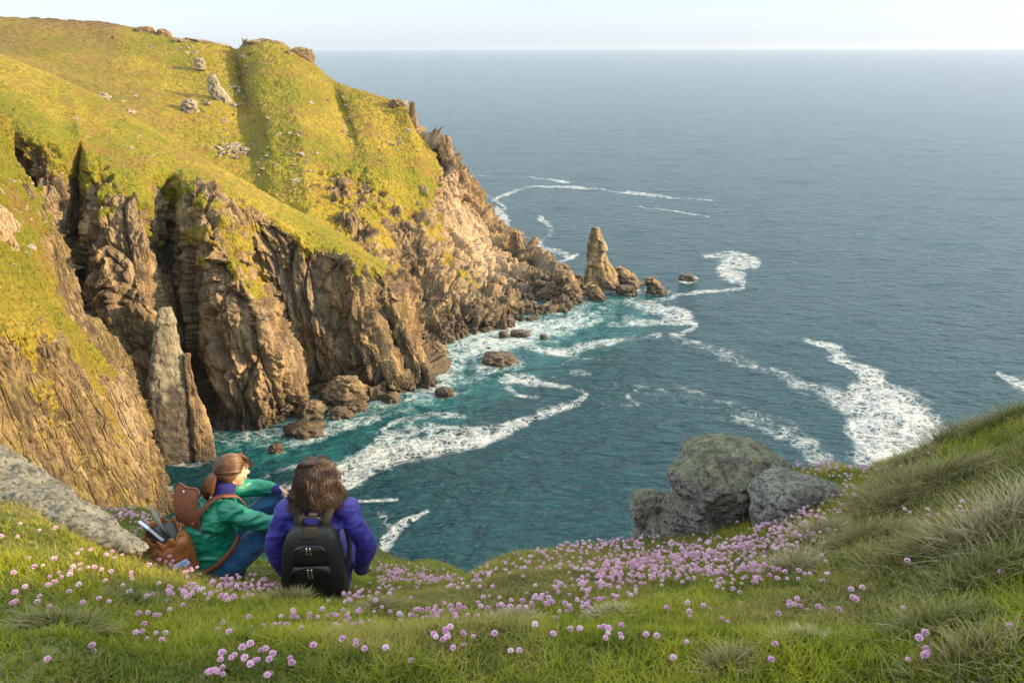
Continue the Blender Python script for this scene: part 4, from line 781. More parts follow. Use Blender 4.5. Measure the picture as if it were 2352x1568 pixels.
# ---------------------------------------------------------------- thrift flowers
MF = MT('thrift_petals'); oi = MF.n('ShaderNodeObjectInfo').outputs['Random']; hu = MF.attr('hue')
rv = MF.math('FRACT', MF.math('ADD', oi, hu)); tz = MF.attr('tip')
cF = MF.mix(rv, (.62, .25, .50), (.82, .52, .70)); cF = MF.mix(MF.ramp(rv, .8, 1.0), cF, (.80, .62, .72)); cF = MF.mix(MF.math('MULTIPLY', tz, .45), cF, (.92, .74, .86))
MF.P(Base_Color=cF, Roughness=.7, Specular_IOR_Level=.2); MF = MF.m
MSt = MT('thrift_stem').P(Base_Color=(.17, .14, .05), Roughness=.7).m
def head_geo(seed, r=.0115, nP=54, low=False):
    rg_ = np.random.default_rng(seed); V, F, A = [], [], []
    for k in range(nP):                          # petals pointing out of a flattened ball
        z = 1 - 1.35 * (k + .5) / nP; a = k * 2.39996 + rg_.normal(0, .15); s = math.sqrt(max(0, 1 - z * z))
        d = np.array((s * math.cos(a), s * math.sin(a), z * .8)); t1 = np.cross(d, (0, 0, 1.0) if abs(z) < .9 else (1.0, 0, 0)); t1 /= np.linalg.norm(t1); t2 = np.cross(d / np.linalg.norm(d), t1)
        q = r * (.92 + .2 * rg_.random()); w_ = r * .34; o = len(V); tw = rg_.random() * 6; u = t1 * math.cos(tw) + t2 * math.sin(tw); vv = -t1 * math.sin(tw) + t2 * math.cos(tw)
        V += [d * q * .55, d * q + u * w_ + vv * w_ * .3, d * q * 1.12 + vv * w_ * .3, d * q - u * w_ + vv * w_ * .3, d * q * .95 - vv * w_]
        F += [(o, o + 1, o + 2), (o, o + 2, o + 3), (o, o + 3, o + 4), (o, o + 4, o + 1)]; A += [.1, .9, 1, .9, .8]
    return np.array(V), np.array(F), np.array(A)
HG = [head_geo(s) for s in range(5)]; HL = [head_geo(9 + s, .0115, 22) for s in range(3)]
def stem_geo(L, bx, by):
    V = []
    for k in range(4):
        t = k / 3; c = np.array((bx * t * t, by * t * t, L * t)); V += [c + .0011 * np.array((math.cos(a), math.sin(a), 0)) for a in (0, 2.1, 4.2)]
    return np.array(V), gridF(4, 3, True)
HM = []; SM = []
for i, (v, f, a) in enumerate(HG):
    L, bx, by = .055 + .012 * i, .01 * (i - 2), .006 * ((i * 3) % 5 - 2)
    HM.append(mesh_np('flower_head', v + np.array((bx, by, L)), f, MF, smooth=False, attrs={'tip': a, 'hue': 0 * a}, link=False)); sv, sf = stem_geo(L, bx, by); SM.append(mesh_np('stem', sv, sf, MSt, link=False))
CLU = [  # x, y, spread x, spread y, count
 (1500, 1292, 55, 14, 130), (1600, 1272, 60, 12, 130), (1700, 1256, 60, 12, 100), (1780, 1222, 45, 10, 75), (1845, 1195, 40, 9, 35), (1430, 1302, 40, 12, 60), (1620, 1318, 50, 8, 55), (1710, 1310, 40, 9, 45), (1500, 1332, 40, 7, 35), (1760, 1260, 50, 14, 40),
 (1440, 1345, 50, 9, 22), (1385, 1368, 36, 7, 22), (1240, 1275, 45, 6, 34), (1300, 1262, 40, 6, 30), (1380, 1250, 50, 6, 42), (1450, 1250, 40, 8, 45), (1110, 1318, 14, 9, 22), (1170, 1300, 20, 10, 16), (1290, 1300, 50, 12, 26), (1380, 1310, 40, 12, 26),
 (1900, 1072, 45, 9, 85), (1850, 1066, 20, 7, 25), (1950, 1120, 20, 16, 26), (1925, 1175, 14, 10, 12), (1850, 1180, 20, 7, 24), (2080, 1055, 30, 6, 16), (1990, 1075, 25, 6, 30),
 (2230, 1180, 40, 9, 22), (2310, 1165, 20, 8, 10), (2060, 1160, 10, 12, 6), (2120, 1195, 14, 6, 5), (1720, 1340, 6, 5, 3), (1670, 1357, 8, 5, 5), (1755, 1340, 14, 5, 7), (1832, 1333, 8, 4, 4), (1880, 1337, 10, 3, 4), (1660, 1352, 10, 4, 3),
 (1160, 1400, 24, 6, 24), (1230, 1388, 16, 4, 9), (1120, 1408, 10, 5, 6), (1085, 1348, 16, 5, 12), (1050, 1360, 14, 5, 6), (1290, 1395, 20, 6, 8), (1010, 1415, 24, 5, 22), (960, 1412, 12, 4, 8), (905, 1418, 7, 7, 7), (1060, 1420, 8, 4, 4), (835, 1426, 14, 8, 12), (770, 1422, 14, 5, 8), (700, 1425, 20, 6, 10), (1330, 1405, 30, 6, 12), (1230, 1360, 30, 10, 10), (1330, 1345, 40, 10, 20), (1400, 1335, 30, 8, 18),
 (560, 1350, 26, 7, 40), (515, 1345, 16, 5, 16), (620, 1348, 20, 7, 18), (430, 1362, 22, 5, 18), (480, 1378, 30, 6, 24), (400, 1308, 22, 5, 18), (440, 1318, 20, 4, 12), (505, 1318, 14, 5, 8), (380, 1375, 14, 5, 7), (560, 1380, 14, 4, 6), (590, 1325, 16, 6, 10), (840, 1378, 14, 4, 10), (800, 1382, 12, 4, 8), (770, 1370, 10, 5, 5), (860, 1395, 10, 4, 5),
 (600, 1525, 34, 12, 13), (520, 1535, 12, 6, 4), (480, 1550, 14, 6, 4), (685, 1530, 6, 6, 1.5), (640, 1545, 12, 8, 3), (390, 1470, 8, 6, 2), (320, 1462, 14, 5, 5), (225, 1488, 10, 6, 2), (345, 1412, 10, 6, 4), (385, 1395, 8, 5, 2), (600, 1440, 25, 8, 9), (530, 1446, 12, 6, 5), (700, 1450, 20, 6, 5), (770, 1440, 10, 4, 3), (870, 1380, 6, 4, 3),
 (1330, 1450, 16, 4, 3), (1430, 1456, 24, 5, 5), (1382, 1470, 6, 4, 1.5), (1474, 1465, 6, 4, 2), (1575, 1485, 3, 3, 1), (1265, 1448, 8, 4, 2), (1170, 1490, 6, 4, 1.5), (1000, 1470, 16, 5, 7), (1080, 1475, 12, 5, 4), (850, 1505, 6, 4, 2), (915, 1520, 4, 4, 1), (810, 1490, 14, 5, 3),
 (1850, 1400, 30, 6, 10), (1790, 1410, 12, 4, 3), (1940, 1405, 30, 6, 5), (1960, 1360, 6, 4, 1.5), (1565, 1412, 12, 6, 4), (1610, 1405, 8, 5, 3), (1660, 1430, 10, 5, 2), (2165, 1470, 12, 5, 4), (2118, 1500, 8, 6, 2), (2110, 1515, 8, 6, 2), (2078, 1538, 4, 4, 1), (2130, 1520, 5, 5, 1),
 (930, 1312, 34, 12, 120), (990, 1330, 34, 8, 70), (885, 1325, 12, 20, 40), (290, 1186, 40, 5, 85), (345, 1200, 16, 8, 22), (220, 1182, 20, 4, 16), (330, 1230, 14, 8, 14), (300, 1255, 20, 5, 10), (90, 1262, 60, 30, 8), (200, 1318, 50, 16, 10), (270, 1275, 40, 8, 10), (330, 1335, 30, 20, 8), (40, 1230, 30, 15, 3), (130, 1330, 60, 30, 5), (10, 1408, 6, 4, 1), (240, 1300, 10, 8, 3),
]
rf = np.random.default_rng(33); fl = []
for x, y, sx, sy, n in CLU:
    for k in range(int(round(n * (1.15 if n > 36 else .85 if n > 8 else 1)))):
        for _ in range(6):
            px, py = x + rf.normal(0, sx), y + rf.normal(0, sy) + (10 if sy > 5 else 6)
            g_ = gat(px, py)
            if g_ is not None: break
        if g_ is None: continue
        q = g_ + np.array((rf.normal(0, .012), rf.normal(0, .012), -.012)); fl.append((hd(q), q, rf.random()))
for k in range(80):                             # strays all over the slope
    px, py = rf.uniform(0, 2352), rf.uniform(1290, 1560); g_ = gat(px, py)
    if g_ is not None and (py < 1420 or rf.random() < .16): fl.append((hd(g_), g_ + np.array((rf.normal(0, .012), rf.normal(0, .012), -.012)), rf.random()))
fl.sort(key=lambda t: t[0])
for i, (d, q, h_) in enumerate(fl[:290]):
    k = rf.integers(5); zr = rf.random() * 6.28; s_ = .55 + .3 * rf.random()
    r_ = empty('thrift_flower', q, 'pink thrift flower on a thin stem in the nearer turf of the slope', 'flower', 'thrift flowers in the near turf', (rf.normal(0, .12), rf.normal(0, .12), zr)); r_.scale = (s_,) * 3
    link_me('flower_head', HM[k], r_); link_me('stem', SM[k], r_)
VV, FF, TT, HH, mi_ = [], [], [], [], []; o_ = 0
for d, q, h_ in fl[290:]:
    v, f, a = HL[rf.integers(3)]; L = .05 + .04 * rf.random(); s_ = .5 + .4 * rf.random(); zr = rf.random() * 6.28; cz, sz_ = math.cos(zr), math.sin(zr)
    tp = q + np.array((rf.normal(0, .01), rf.normal(0, .01), L)); v = (v @ np.array(((cz, sz_, 0), (-sz_, cz, 0), (0, 0, 1)))) * s_ + tp
    VV += [v, np.array([q + (.0012, 0, 0), q - (.0012, 0, 0), tp])]; FF += [f + o_, np.array([[0, 1, 2]]) + o_ + len(v)]; TT += [a, np.zeros(3)]; HH += [np.full(len(a) + 3, h_)]; mi_ += [0] * len(f) + [1]; o_ += len(v) + 3
tc = mesh_np('thrift_carpet', np.concatenate(VV), np.concatenate(FF), smooth=False, mats=[MF, MSt], mi=mi_, attrs={'tip': np.concatenate(TT), 'hue': np.concatenate(HH)})
tag(tc, kind='stuff', label='carpet of pink thrift along the rim and around the boulders', cat='flowers')
print('flowers', len(fl))
# ================================================================ people and what they carry
def tube_geo(pts, rad, n=20, up=(0, 0, 1), m=None, caps=True):
    P = np.array(pts, float); Rr = np.array([r if isinstance(r, (tuple, list)) else (r, r) for r in rad], float)
    m = m or max(8, 7 * (len(P) - 1)); G = pchip(np.hstack([P, Rr]), m); P, Rr = G[:, :3], G[:, 3:]
    T = np.gradient(P, axis=0); T /= np.linalg.norm(T, axis=1, keepdims=True)
    A = np.cross(T, np.tile(np.array(up, float), (m, 1))); bad = np.linalg.norm(A, axis=1) < .2; A[bad] = np.cross(T[bad], (1.0, 0, 0)); A /= np.linalg.norm(A, axis=1, keepdims=True)
    for i in range(1, m):
        if (A[i] * A[i - 1]).sum() < 0: A[i] *= -1
    B = np.cross(A, T)
    if caps:
        k = 5; h0, h1 = [], []
        for j in range(1, k + 1):
            a = j / k * math.pi / 2 * .98; h0.append((P[0] - T[0] * Rr[0].mean() * math.sin(a) * .8, Rr[0] * math.cos(a), A[0], B[0])); h1.append((P[-1] + T[-1] * Rr[-1].mean() * math.sin(a) * .8, Rr[-1] * math.cos(a), A[-1], B[-1]))
        P = np.vstack([[x[0] for x in h0[::-1]], P, [x[0] for x in h1]]); Rr = np.vstack([[x[1] for x in h0[::-1]], Rr, [x[1] for x in h1]]); A = np.vstack([[x[2] for x in h0[::-1]], A, [x[2] for x in h1]]); B = np.vstack([[x[3] for x in h0[::-1]], B, [x[3] for x in h1]])
    t = np.linspace(0, 2 * math.pi, n, endpoint=False)
    V = P[:, None] + np.cos(t)[None, :, None] * A[:, None] * Rr[:, None, :1] + np.sin(t)[None, :, None] * B[:, None] * Rr[:, None, 1:]
    m2 = len(P); F = gridF(m2, n, True).tolist(); V = V.reshape(-1, 3)
    F += [list(range(n))[::-1], [(m2 - 1) * n + i for i in range(n)]]
    return V, F
def ell_geo(c, r, rot=None):
    V, F = CS[9]; V = V * np.array(r); V = V @ np.array(rot).T if rot is not None else V; return V + np.array(c), F.tolist()
def fuse(name, prims, vox, mat, parent, wr=None, sm=4, attrs=None):
    """closed pieces fused into one continuous surface, smoothed, then wrinkled."""
    V, F = [], []; o = 0
    for v, f in prims: V.append(v); F += [[i + o for i in q] for q in f]; o += len(v)
    me = bpy.data.meshes.new('t'); me.from_pydata(np.concatenate(V).tolist(), [], F); ob = bpy.data.objects.new('t', me); col.objects.link(ob)
    md = ob.modifiers.new('r', 'REMESH'); md.mode = 'VOXEL'; md.voxel_size = vox; s = ob.modifiers.new('s', 'SMOOTH'); s.iterations = sm; s.factor = .6
    dg = bpy.context.evaluated_depsgraph_get(); m2 = bpy.data.meshes.new_from_object(ob.evaluated_get(dg)); bpy.data.objects.remove(ob); m2.name = name; m2.materials.clear(); m2.materials.append(mat)
    n = len(m2.vertices); co = np.zeros(n * 3, np.float32); m2.vertices.foreach_get('co', co); co = co.reshape(-1, 3).astype(float); no = np.zeros(n * 3, np.float32); m2.vertex_normals.foreach_get('vector', no); no = no.reshape(-1, 3)
    if wr is not None: co = co + no * wr(co)[:, None]; m2.vertices.foreach_set('co', co.astype(np.float32).ravel())
    m2.polygons.foreach_set('use_smooth', np.full(len(m2.polygons), True)); m2.update(); return link_me(name, m2, parent)
def geo(name, prims, mat, parent, smooth=True):
    V, F = [], []; o = 0
    for v, f in prims: V.append(v); F += [[int(i) + o for i in q] for q in (f if isinstance(f, list) else f.tolist())]; o += len(v)
    me = bpy.data.meshes.new(name); me.from_pydata(np.concatenate(V).tolist(), [], F); me.materials.append(mat); me.polygons.foreach_set('use_smooth', np.full(len(me.polygons), smooth)); me.update(); return link_me(name, me, parent)
def strap_geo(pts, wd, th, side, m=40):          # flat band along a path; side = width direction(s)
    P = pchip(np.array(pts, float), m); S = pchip(np.array(side if np.ndim(side) == 2 else [side] * len(pts), float), m); S /= np.linalg.norm(S, axis=1, keepdims=True)
    T = np.gradient(P, axis=0); T /= np.linalg.norm(T, axis=1, keepdims=True); N = np.cross(T, S); ww = pchip(np.array([[x] for x in (wd if np.ndim(wd) else [wd] * 2)], float), m)
    ring = [P + S * ww * .5 * a + N * th * b for a, b in ((-1, -.4), (-.92, .5), (.92, .5), (1, -.4))]; V = np.stack(ring, 1); return V.reshape(-1, 3), gridF(m, 4, True).tolist() + [[0, 1, 2, 3], [4 * m - 1, 4 * m - 2, 4 * m - 3, 4 * m - 4]]
def sbox(c, s, p=.45, taper=0.0, rot=None, n=16, f=None):
    V, F = CS[n]; V = np.sign(V) * np.abs(V) ** p; V = V * np.array(s) / 2; V[:, :2] *= (1 - taper * (V[:, 2:3] / s[2] + .5))
    if f is not None: V = f(V)
    if rot is not None: V = V @ np.array(rot).T
    return V + np.array(c), F.tolist()
def cloth(name, c, c2=None, rough=.75, sheen=.3, weave=0, sp=.25):
    M = MT(name); p = M.pos(True); cc = M.mix(M.ramp(M.noise(p, 14, 4, .6), .35, .65), c, c2 or tuple(x * .8 for x in c)); M.P(Base_Color=cc, Roughness=rough, Specular_IOR_Level=sp, Sheen_Weight=sheen)
    M.bump(M.noise(p, 260 if not weave else weave, 3, .6), .25, .002); return M.m
PURPLE = cloth('purple_softshell', (.034, .024, .235), (.020, .017, .17), .55, .06, sp=.35); GREEN = cloth('green_nylon', (.004, .20, .125), (.006, .15, .10), .45, 0, sp=.5)
NAVY = cloth('navy_fleece', (.018, .018, .14), (.012, .014, .10), .85, .1); DENIM = cloth('blue_denim', (.018, .085, .19), (.012, .055, .14), .85, .2, 420); BLACK = cloth('black_nylon', (.004, .004, .0045), (.007, .007, .007), .5, 0, 500, .4)
BLACK2 = cloth('black_shiny_panel', (.003, .003, .0035), (.005, .005, .0055), .32, 0, 500, .5); STRAPM = cloth('olive_black_webbing', (.028, .024, .018), (.018, .016, .012), .8, 0, 700); PALEF = cloth('pale_lining', (.62, .60, .54), (.45, .44, .42), .8)
SKIN = MT('skin'); SKIN.P(Base_Color=(.62, .36, .24), Roughness=.5, Subsurface_Weight=.12); SKIN.b.inputs['Subsurface Radius'].default_value = (.01, .004, .002); SKIN = SKIN.m
def leather(name, a, b, rough=.38):
    M = MT(name); p = M.pos(True); c = M.mix(M.ramp(M.noise(p, 9, 6, .65), .36, .66), a, b); M.P(Base_Color=c, Roughness=M.ramp(M.noise(p, 20, 4), .3, .7, rough - .08, rough + .2), Specular_IOR_Level=.45)
    M.bump(M.math('ADD', M.noise(p, 18, 6, .6), M.math('MULTIPLY', M.vor(p, 210), .25)), .45, .006); return M.m
LEA, LEA2 = leather('tan_leather', (.30, .105, .028), (.17, .055, .018)), leather('brown_matt_leather', (.20, .068, .033), (.15, .05, .026), .55)
METAL = MT('buckle_metal').P(Base_Color=(.75, .74, .70), Metallic=1.0, Roughness=.28).m; BRASS = MT('brass').P(Base_Color=(.75, .55, .25), Metallic=1.0, Roughness=.3).m
def hair_mat(name, a, b):
    M = MT(name); t = M.attr('tone'); p = M.pos(True); M.P(Base_Color=M.mix(t, a, b), Roughness=.42, Specular_IOR_Level=.5); return M.m
HAIR1, HAIR2 = hair_mat('auburn_hair', (.045, .02, .010), (.19, .085, .036)), hair_mat('dark_brown_hair', (.014, .007, .0045), (.085, .036, .016))
def strands(name, paths, r, mat, parent, tones, base=None):
    """paths: n x m x 3 -> one mesh of thin three sided strands."""
    n, m = paths.shape[:2]; T = np.gradient(paths, axis=1); T /= np.linalg.norm(T, axis=-1, keepdims=True) + 1e-9; A = np.cross(T, np.array((.31, .77, .55))); A /= np.linalg.norm(A, axis=-1, keepdims=True) + 1e-9; B = np.cross(T, A)
    w_ = r * np.clip(1.15 - np.linspace(0, 1, m) ** 4, .15, 1)[None, :, None, None]; t = np.array((0, 2.094, 4.188))
    V = paths[:, :, None] + w_ * (np.cos(t)[None, None, :, None] * A[:, :, None] + np.sin(t)[None, None, :, None] * B[:, :, None]); F0 = gridF(m, 3, True); F = (np.arange(n)[:, None, None] * (m * 3) + F0[None]).reshape(-1, 4)
    V = V.reshape(-1, 3); tn = np.repeat(tones, m * 3)
    if base is not None:
        v, f = base; F = np.vstack([F, np.array(f) + len(V)]); V = np.vstack([V, v]); tn = np.concatenate([tn, np.full(len(v), .1)])
    return mesh_np(name, V, F, mat, parent, attrs={'tone': tn})
rp = np.random.default_rng(77)
def rotz(a): return np.array(Matrix.Rotation(R(a), 3, 'Z'))
def rotx(a): return np.array(Matrix.Rotation(R(a), 3, 'X'))
def head_prims(c, Rm):
    q = lambda v: tuple(np.array(c) + Rm @ np.array(v)); e = lambda v, r: ell_geo(q(v), r, Rm)
    P = [e((0, -.012, .025), (.074, .092, .088)), e((0, .03, -.02), (.062, .066, .082)), e((0, .052, -.085), (.036, .036, .026)), e((0, .085, .028), (.048, .02, .016)), e((.036, .066, -.028), (.024, .022, .022)), e((-.036, .066, -.028), (.024, .022, .022)),
         tube_geo([q((0, .094, .018)), q((0, .106, -.008)), q((0, .119, -.028))], [.0075, .009, .012], 12), e((0, .102, -.032), (.016, .012, .009)), e((0, .093, -.056), (.023, .011, .0075)), e((0, .091, -.067), (.019, .011, .0075))]
    for s in (1, -1): P += [e((s * .073, -.002, -.008), (.008, .018, .028)), e((s * .076, .004, .008), (.008, .013, .013))]
    return P
def face_extra(c, Rm, parent):
    q = lambda v: tuple(np.array(c) + Rm @ np.array(v))
    ew = MT('eye_white').P(Base_Color=(.75, .72, .70), Roughness=.2).m; ir = MT('iris').P(Base_Color=(.06, .05, .04), Roughness=.2).m
    for s in (1, -1):
        o = geo('eye', [ell_geo(q((s * .031, .079, .006)), (.0125, .0125, .0105), Rm)], ew, parent); geo('iris', [ell_geo(q((s * .032, .0895, .006)), (.0055, .003, .0055), Rm)], ir, o)
        geo('eyebrow', [tube_geo([q((s * .016, .102, .024)), q((s * .034, .098, .030)), q((s * .05, .086, .026))], [.003, .0032, .002], 8)], HAIR1, parent)
    geo('lips', [ell_geo(q((0, .1005, -.0565)), (.021, .0065, .004), Rm), ell_geo(q((0, .0995, -.0655)), (.018, .0065, .0048), Rm)], MT('lip').P(Base_Color=(.42, .13, .11), Roughness=.4).m, parent)
def hand_prims(w, d, nrm, s=1, curl=.8):
    """w wrist, d pointing direction, nrm back of the hand, s=+1 thumb on the side d x nrm."""
    w, d, nrm = np.array(w, float), np.array(d, float), np.array(nrm, float); d /= np.linalg.norm(d); nrm -= d * (nrm @ d); nrm /= np.linalg.norm(nrm); sd = np.cross(d, nrm) * s
    P = [tube_geo([w - d * .02, w + d * .02, w + d * .055, w + d * .088], [(.022, .017), (.030, .0145), (.038, .014), (.036, .012)], 16, up=nrm)]
    for k, (o, L) in enumerate(((.027, .068), (.0095, .076), (-.0085, .070), (-.026, .055))):
        b = w + d * .085 + sd * o; a = 0; pts = [b - d * .012]; c_ = curl * (.85 + .12 * k)
        for f_ in (.46, .30, .24): a += c_ * .62; pts.append(pts[-1] + (d * math.cos(a) - nrm * math.sin(a) + sd * o * 1.2) * L * f_ * 1.15)
        P.append(tube_geo(pts, [.0088, .0083, .0076, .0066], 10, up=sd, m=14))
    b = w + d * .025 + sd * .026; P.append(tube_geo([b, b + d * .026 + sd * .018, b + d * .052 + sd * .022 - nrm * .012, b + d * .072 + sd * .014 - nrm * .024], [.013, .0115, .0098, .008], 10, up=nrm, m=14))
    return P
def wrinkle(sd, amp=.006, zf=(1, 1, 1.0)):
    def f(c):
        q = c * np.array(zf); wv_ = q * 9 + .5 * np.stack([vn(q * 5, sd), vn(q * 5, sd + 1), vn(q * 5, sd + 2)], -1)
        return amp * (1.0 * (.5 - np.abs(vn(wv_ * np.array((.8, .8, 1.5)), sd + 3)) * 2) + .6 * (.5 - np.abs(vn(wv_ * 2.1 * np.array((.7, .8, 1.5)), sd + 4)) * 2) + .6 * vn(q * 6, sd + 5))
    return f
# ---------------------------------------------------------------- the walker in the purple jacket
g2_ = gat(712, 1374); S2 = .98
p2 = empty('person', (g2_[0], g2_[1] + .26, g2_[2] - .07), 'person with loose dark brown hair and purple jacket, sitting with their back turned', 'person', 'two walkers sitting on the cliff edge', (0, 0, R(4))); p2.scale = (.93, .93, .80)
hc2 = np.array((0, .055, .745)); R2 = rotz(3) @ rotx(-6)
arms2 = {1: [(.165, 0, .545), (.222, -.055, .41), (.268, -.055, .29), (.235, .0, .13), (.215, .03, .05)], -1: [(-.165, 0, .545), (-.212, -.03, .41), (-.240, -.03, .28), (-.228, .0, .13), (-.215, .03, .05)]}
bp = head_prims(hc2, R2) + [tube_geo([(0, 0, .50), (0, .02, .60), tuple(hc2 - (0, .01, .05))], [.06, .052, .055]), tube_geo([(0, .02, .08), (0, -.02, .3), (0, 0, .5)], [(.13, .09), (.12, .08), (.13, .08)])]
for s in (1, -1):
    a = arms2[s]; bp += [tube_geo(a, [.045, .038, .036, .028, .024])] + hand_prims((a[-1][0], a[-1][1] + .005, a[-1][2] - .0), (s * .12, .55, -.35), (0, .3, 1), s * -1, .35)
    bp += [tube_geo([(s * .09, .04, .11), (s * .09, .41, .06), (s * .11, .78, -.22)], [.06, .045, .035])]
fuse('body', bp, .0065, SKIN, p2, None, 2)
ja = [tube_geo([(0, .0, -.01), (0, -.01, .10), (0, -.03, .24), (0, -.035, .36), (0, -.015, .47), (0, .0, .545), (0, .01, .59)], [(.225, .16), (.220, .15), (.205, .125), (.188, .118), (.185, .108), (.15, .09), (.085, .07)]), tube_geo([(0, .008, .565), (0, .02, .61), (0, .028, .655)], [(.076, .072), (.070, .068), (.071, .07)])]
for s in (1, -1): ja += [tube_geo(arms2[s], [(.070, .070), (.060, .062), (.060, .062), (.049, .051), (.042, .042)]), ell_geo((s * .15, 0, .53), (.08, .078, .07))]
fuse('jacket', ja, .0075, PURPLE, p2, wrinkle(3, .0058, (1.2, 1.2, .9)), 3)
jn = [tube_geo([(s * .085, .02, .09), (s * .10, .22, .10), (s * .09, .41, .06)], [.095, .082, .066]) for s in (1, -1)] + [tube_geo([(s * .09, .41, .06), (s * .10, .6, -.08), (s * .11, .78, -.22)], [.066, .058, .045]) for s in (1, -1)] + [ell_geo((0, .0, .07), (.17, .13, .09))]
fuse('trousers', jn, .01, NAVY, p2, wrinkle(9, .005), 2)
for s in (1, -1): fuse('boot', [tube_geo([(s * .11, .76, -.20), (s * .112, .785, -.24), (s * .115, .82, -.20), (s * .12, .86, -.14)], [.045, .046, (.042, .034), (.036, .024)]), ell_geo((s * .112, .78, -.25), (.04, .045, .032))], .009, LEA2, p2, None, 2)
n = 4200 // QK; u = rp.random(n); phi = np.where(rp.random(n) < .5, 1, -1) * (R(52) + (math.pi - R(52)) * u ** .85) + math.pi / 2; t = np.linspace(0, 1, 20)[None, :]
ly = (rp.random(n) ** .5)[:, None]; clump0 = vn(np.stack([phi * 3, 0 * phi, 0 * phi], -1), 61); side = np.sign(np.cos(phi))[:, None]; ph = phi[:, None] + .24 * np.sin(t * 9 + 5 * clump0[:, None] + rp.random(n)[:, None] * 6.28) * t + .25 * (rp.random(n)[:, None] - .5) * t
Rh = (.018 + .100 * np.sin(np.clip(t * 2.4, 0, 1.57)) + .040 * sstep(.35, 1, t)) * (.80 + .22 * ly) + (.018 * np.sin(t * 13 + 6 * clump0[:, None] + rp.random(n)[:, None] * 6.28)) * t + .03 * (rp.random(n)[:, None] - .4) * t ** 3
zz = .118 * np.cos(np.clip(t * 2.3, 0, math.pi / 2) ) * (.88 + .14 * ly) - sstep(.3, 1.1, t) * (.150 + .035 * np.abs(np.cos(phi))[:, None]) * (.82 + .36 * rp.random(n)[:, None]) - .005
yy0 = rp.uniform(-.07, .05, n)[:, None] * (1 - sstep(0, .4, t)); hp_ = np.stack([Rh * np.cos(ph) * .93, Rh * np.sin(ph) * .98 + yy0 - .01, zz], -1)
hp_ = hp_ + .026 * t[..., None] * np.stack([vn(hp_ * 17, 91), vn(hp_ * 17, 92), .6 * vn(hp_ * 17, 93)], -1) + (rp.random(n) < .05)[:, None, None] * .02 * (t[..., None] ** 2) * rp.normal(0, 1, (n, 1, 3)); clump = vn(np.stack([phi * 5, ly[:, 0] * 1.0, 0 * phi], -1), 60); v_, f_ = CS[16]; bs = v_ * np.array((.092, .100, .098)) + np.array((0, -.012, .012)); bs[:, 0] *= 1 + .12 * (bs[:, 2] < 0)
hb = (bs, f_); low = v_ * np.array((.096, .070, .070)) + np.array((0, -.045, -.060)); hb = (np.vstack([bs, low]), np.vstack([f_, np.array(f_) + len(bs)]))
strands('hair', hp_ @ R2.T + hc2, .0011, HAIR2, p2, np.clip(.38 + .45 * clump + .6 * (rp.random(n) - .5), 0, 1), (hb[0] @ R2.T + hc2, hb[1]))
p2.rotation_euler = (R(-4), 0, R(4))
# black backpack on the purple back
def attach(name, person, label, cat, group=None): o = empty(name, person.location, label, cat, group, person.rotation_euler); o.scale = person.scale; return o
bk = attach('backpack', p2, 'black backpack with two zipped pockets worn over the purple jacket', 'backpack')
def packf(V): V = V.copy(); z = V[:, 2] / .50 + .5; V[:, 0] *= .74 + .30 * np.sin(np.clip((1.08 - z) * 2.0, 0, 1.57)); V[:, 1] *= .62 + .4 * (1 - z) ; V[:, 1] -= .015 * np.sin(z * 3.1); V[:, 0] += .004 * vn(V * 14, 5); V[:, 1] += .006 * vn(V * 11, 6); return V
RB = rotx(-3)
geo('bag_body', [sbox((0, -.205, .285), (.33, .20, .50), .42, 0, RB, 30, packf)], BLACK, bk)
pk = geo('front_pocket', [sbox((0, -.292, .20), (.25, .075, .25), .42, .12, rotx(-6), 16, lambda V: V + .004 * vn(V * 18, 7)[:, None])], BLACK2, bk)
geo('zip', [tube_geo([(-.112, -.305, .12), (-.106, -.318, .26), (-.06, -.322, .318), (0, -.324, .328), (.06, -.322, .318), (.106, -.318, .26), (.112, -.305, .12)], [.0042] * 7, 8, up=(0, 1, 0), m=50)], BLACK, pk)
for x in (-.008, .010): geo('zip_pull', [tube_geo([(x, -.333, .322), (x + .002, -.338, .300), (x + .004, -.337, .268)], [.005, .0035, .0055], 8, up=(0, 1, 0))], METAL, pk)
up_ = geo('upper_pocket', [sbox((0, -.268, .385), (.205, .07, .13), .45, .22, rotx(-10), 16, lambda V: V + .004 * vn(V * 18, 8)[:, None])], BLACK2, bk)
geo('zip', [tube_geo([(-.09, -.285, .365), (-.07, -.293, .432), (0, -.293, .456), (.07, -.293, .432), (.09, -.285, .365)], [.004] * 5, 8, up=(0, 1, 0), m=40)], BLACK, up_)
for x in (-.012, .006): geo('zip_pull', [tube_geo([(x, -.303, .452), (x + .002, -.310, .434), (x + .003, -.310, .412)], [.0045, .003, .005], 8, up=(0, 1, 0))], METAL, up_)
geo('mesh_panel', [sbox((0, -.225, .505), (.12, .07, .075), .5, .35, rotx(-24), 16)], STRAPM, bk)
geo('top_handle', [strap_geo([(-.05, -.165, .53), (-.045, -.18, .575), (0, -.185, .59), (.045, -.18, .575), (.05, -.165, .53)], .022, .008, (0, .9, .35))], BLACK, bk)
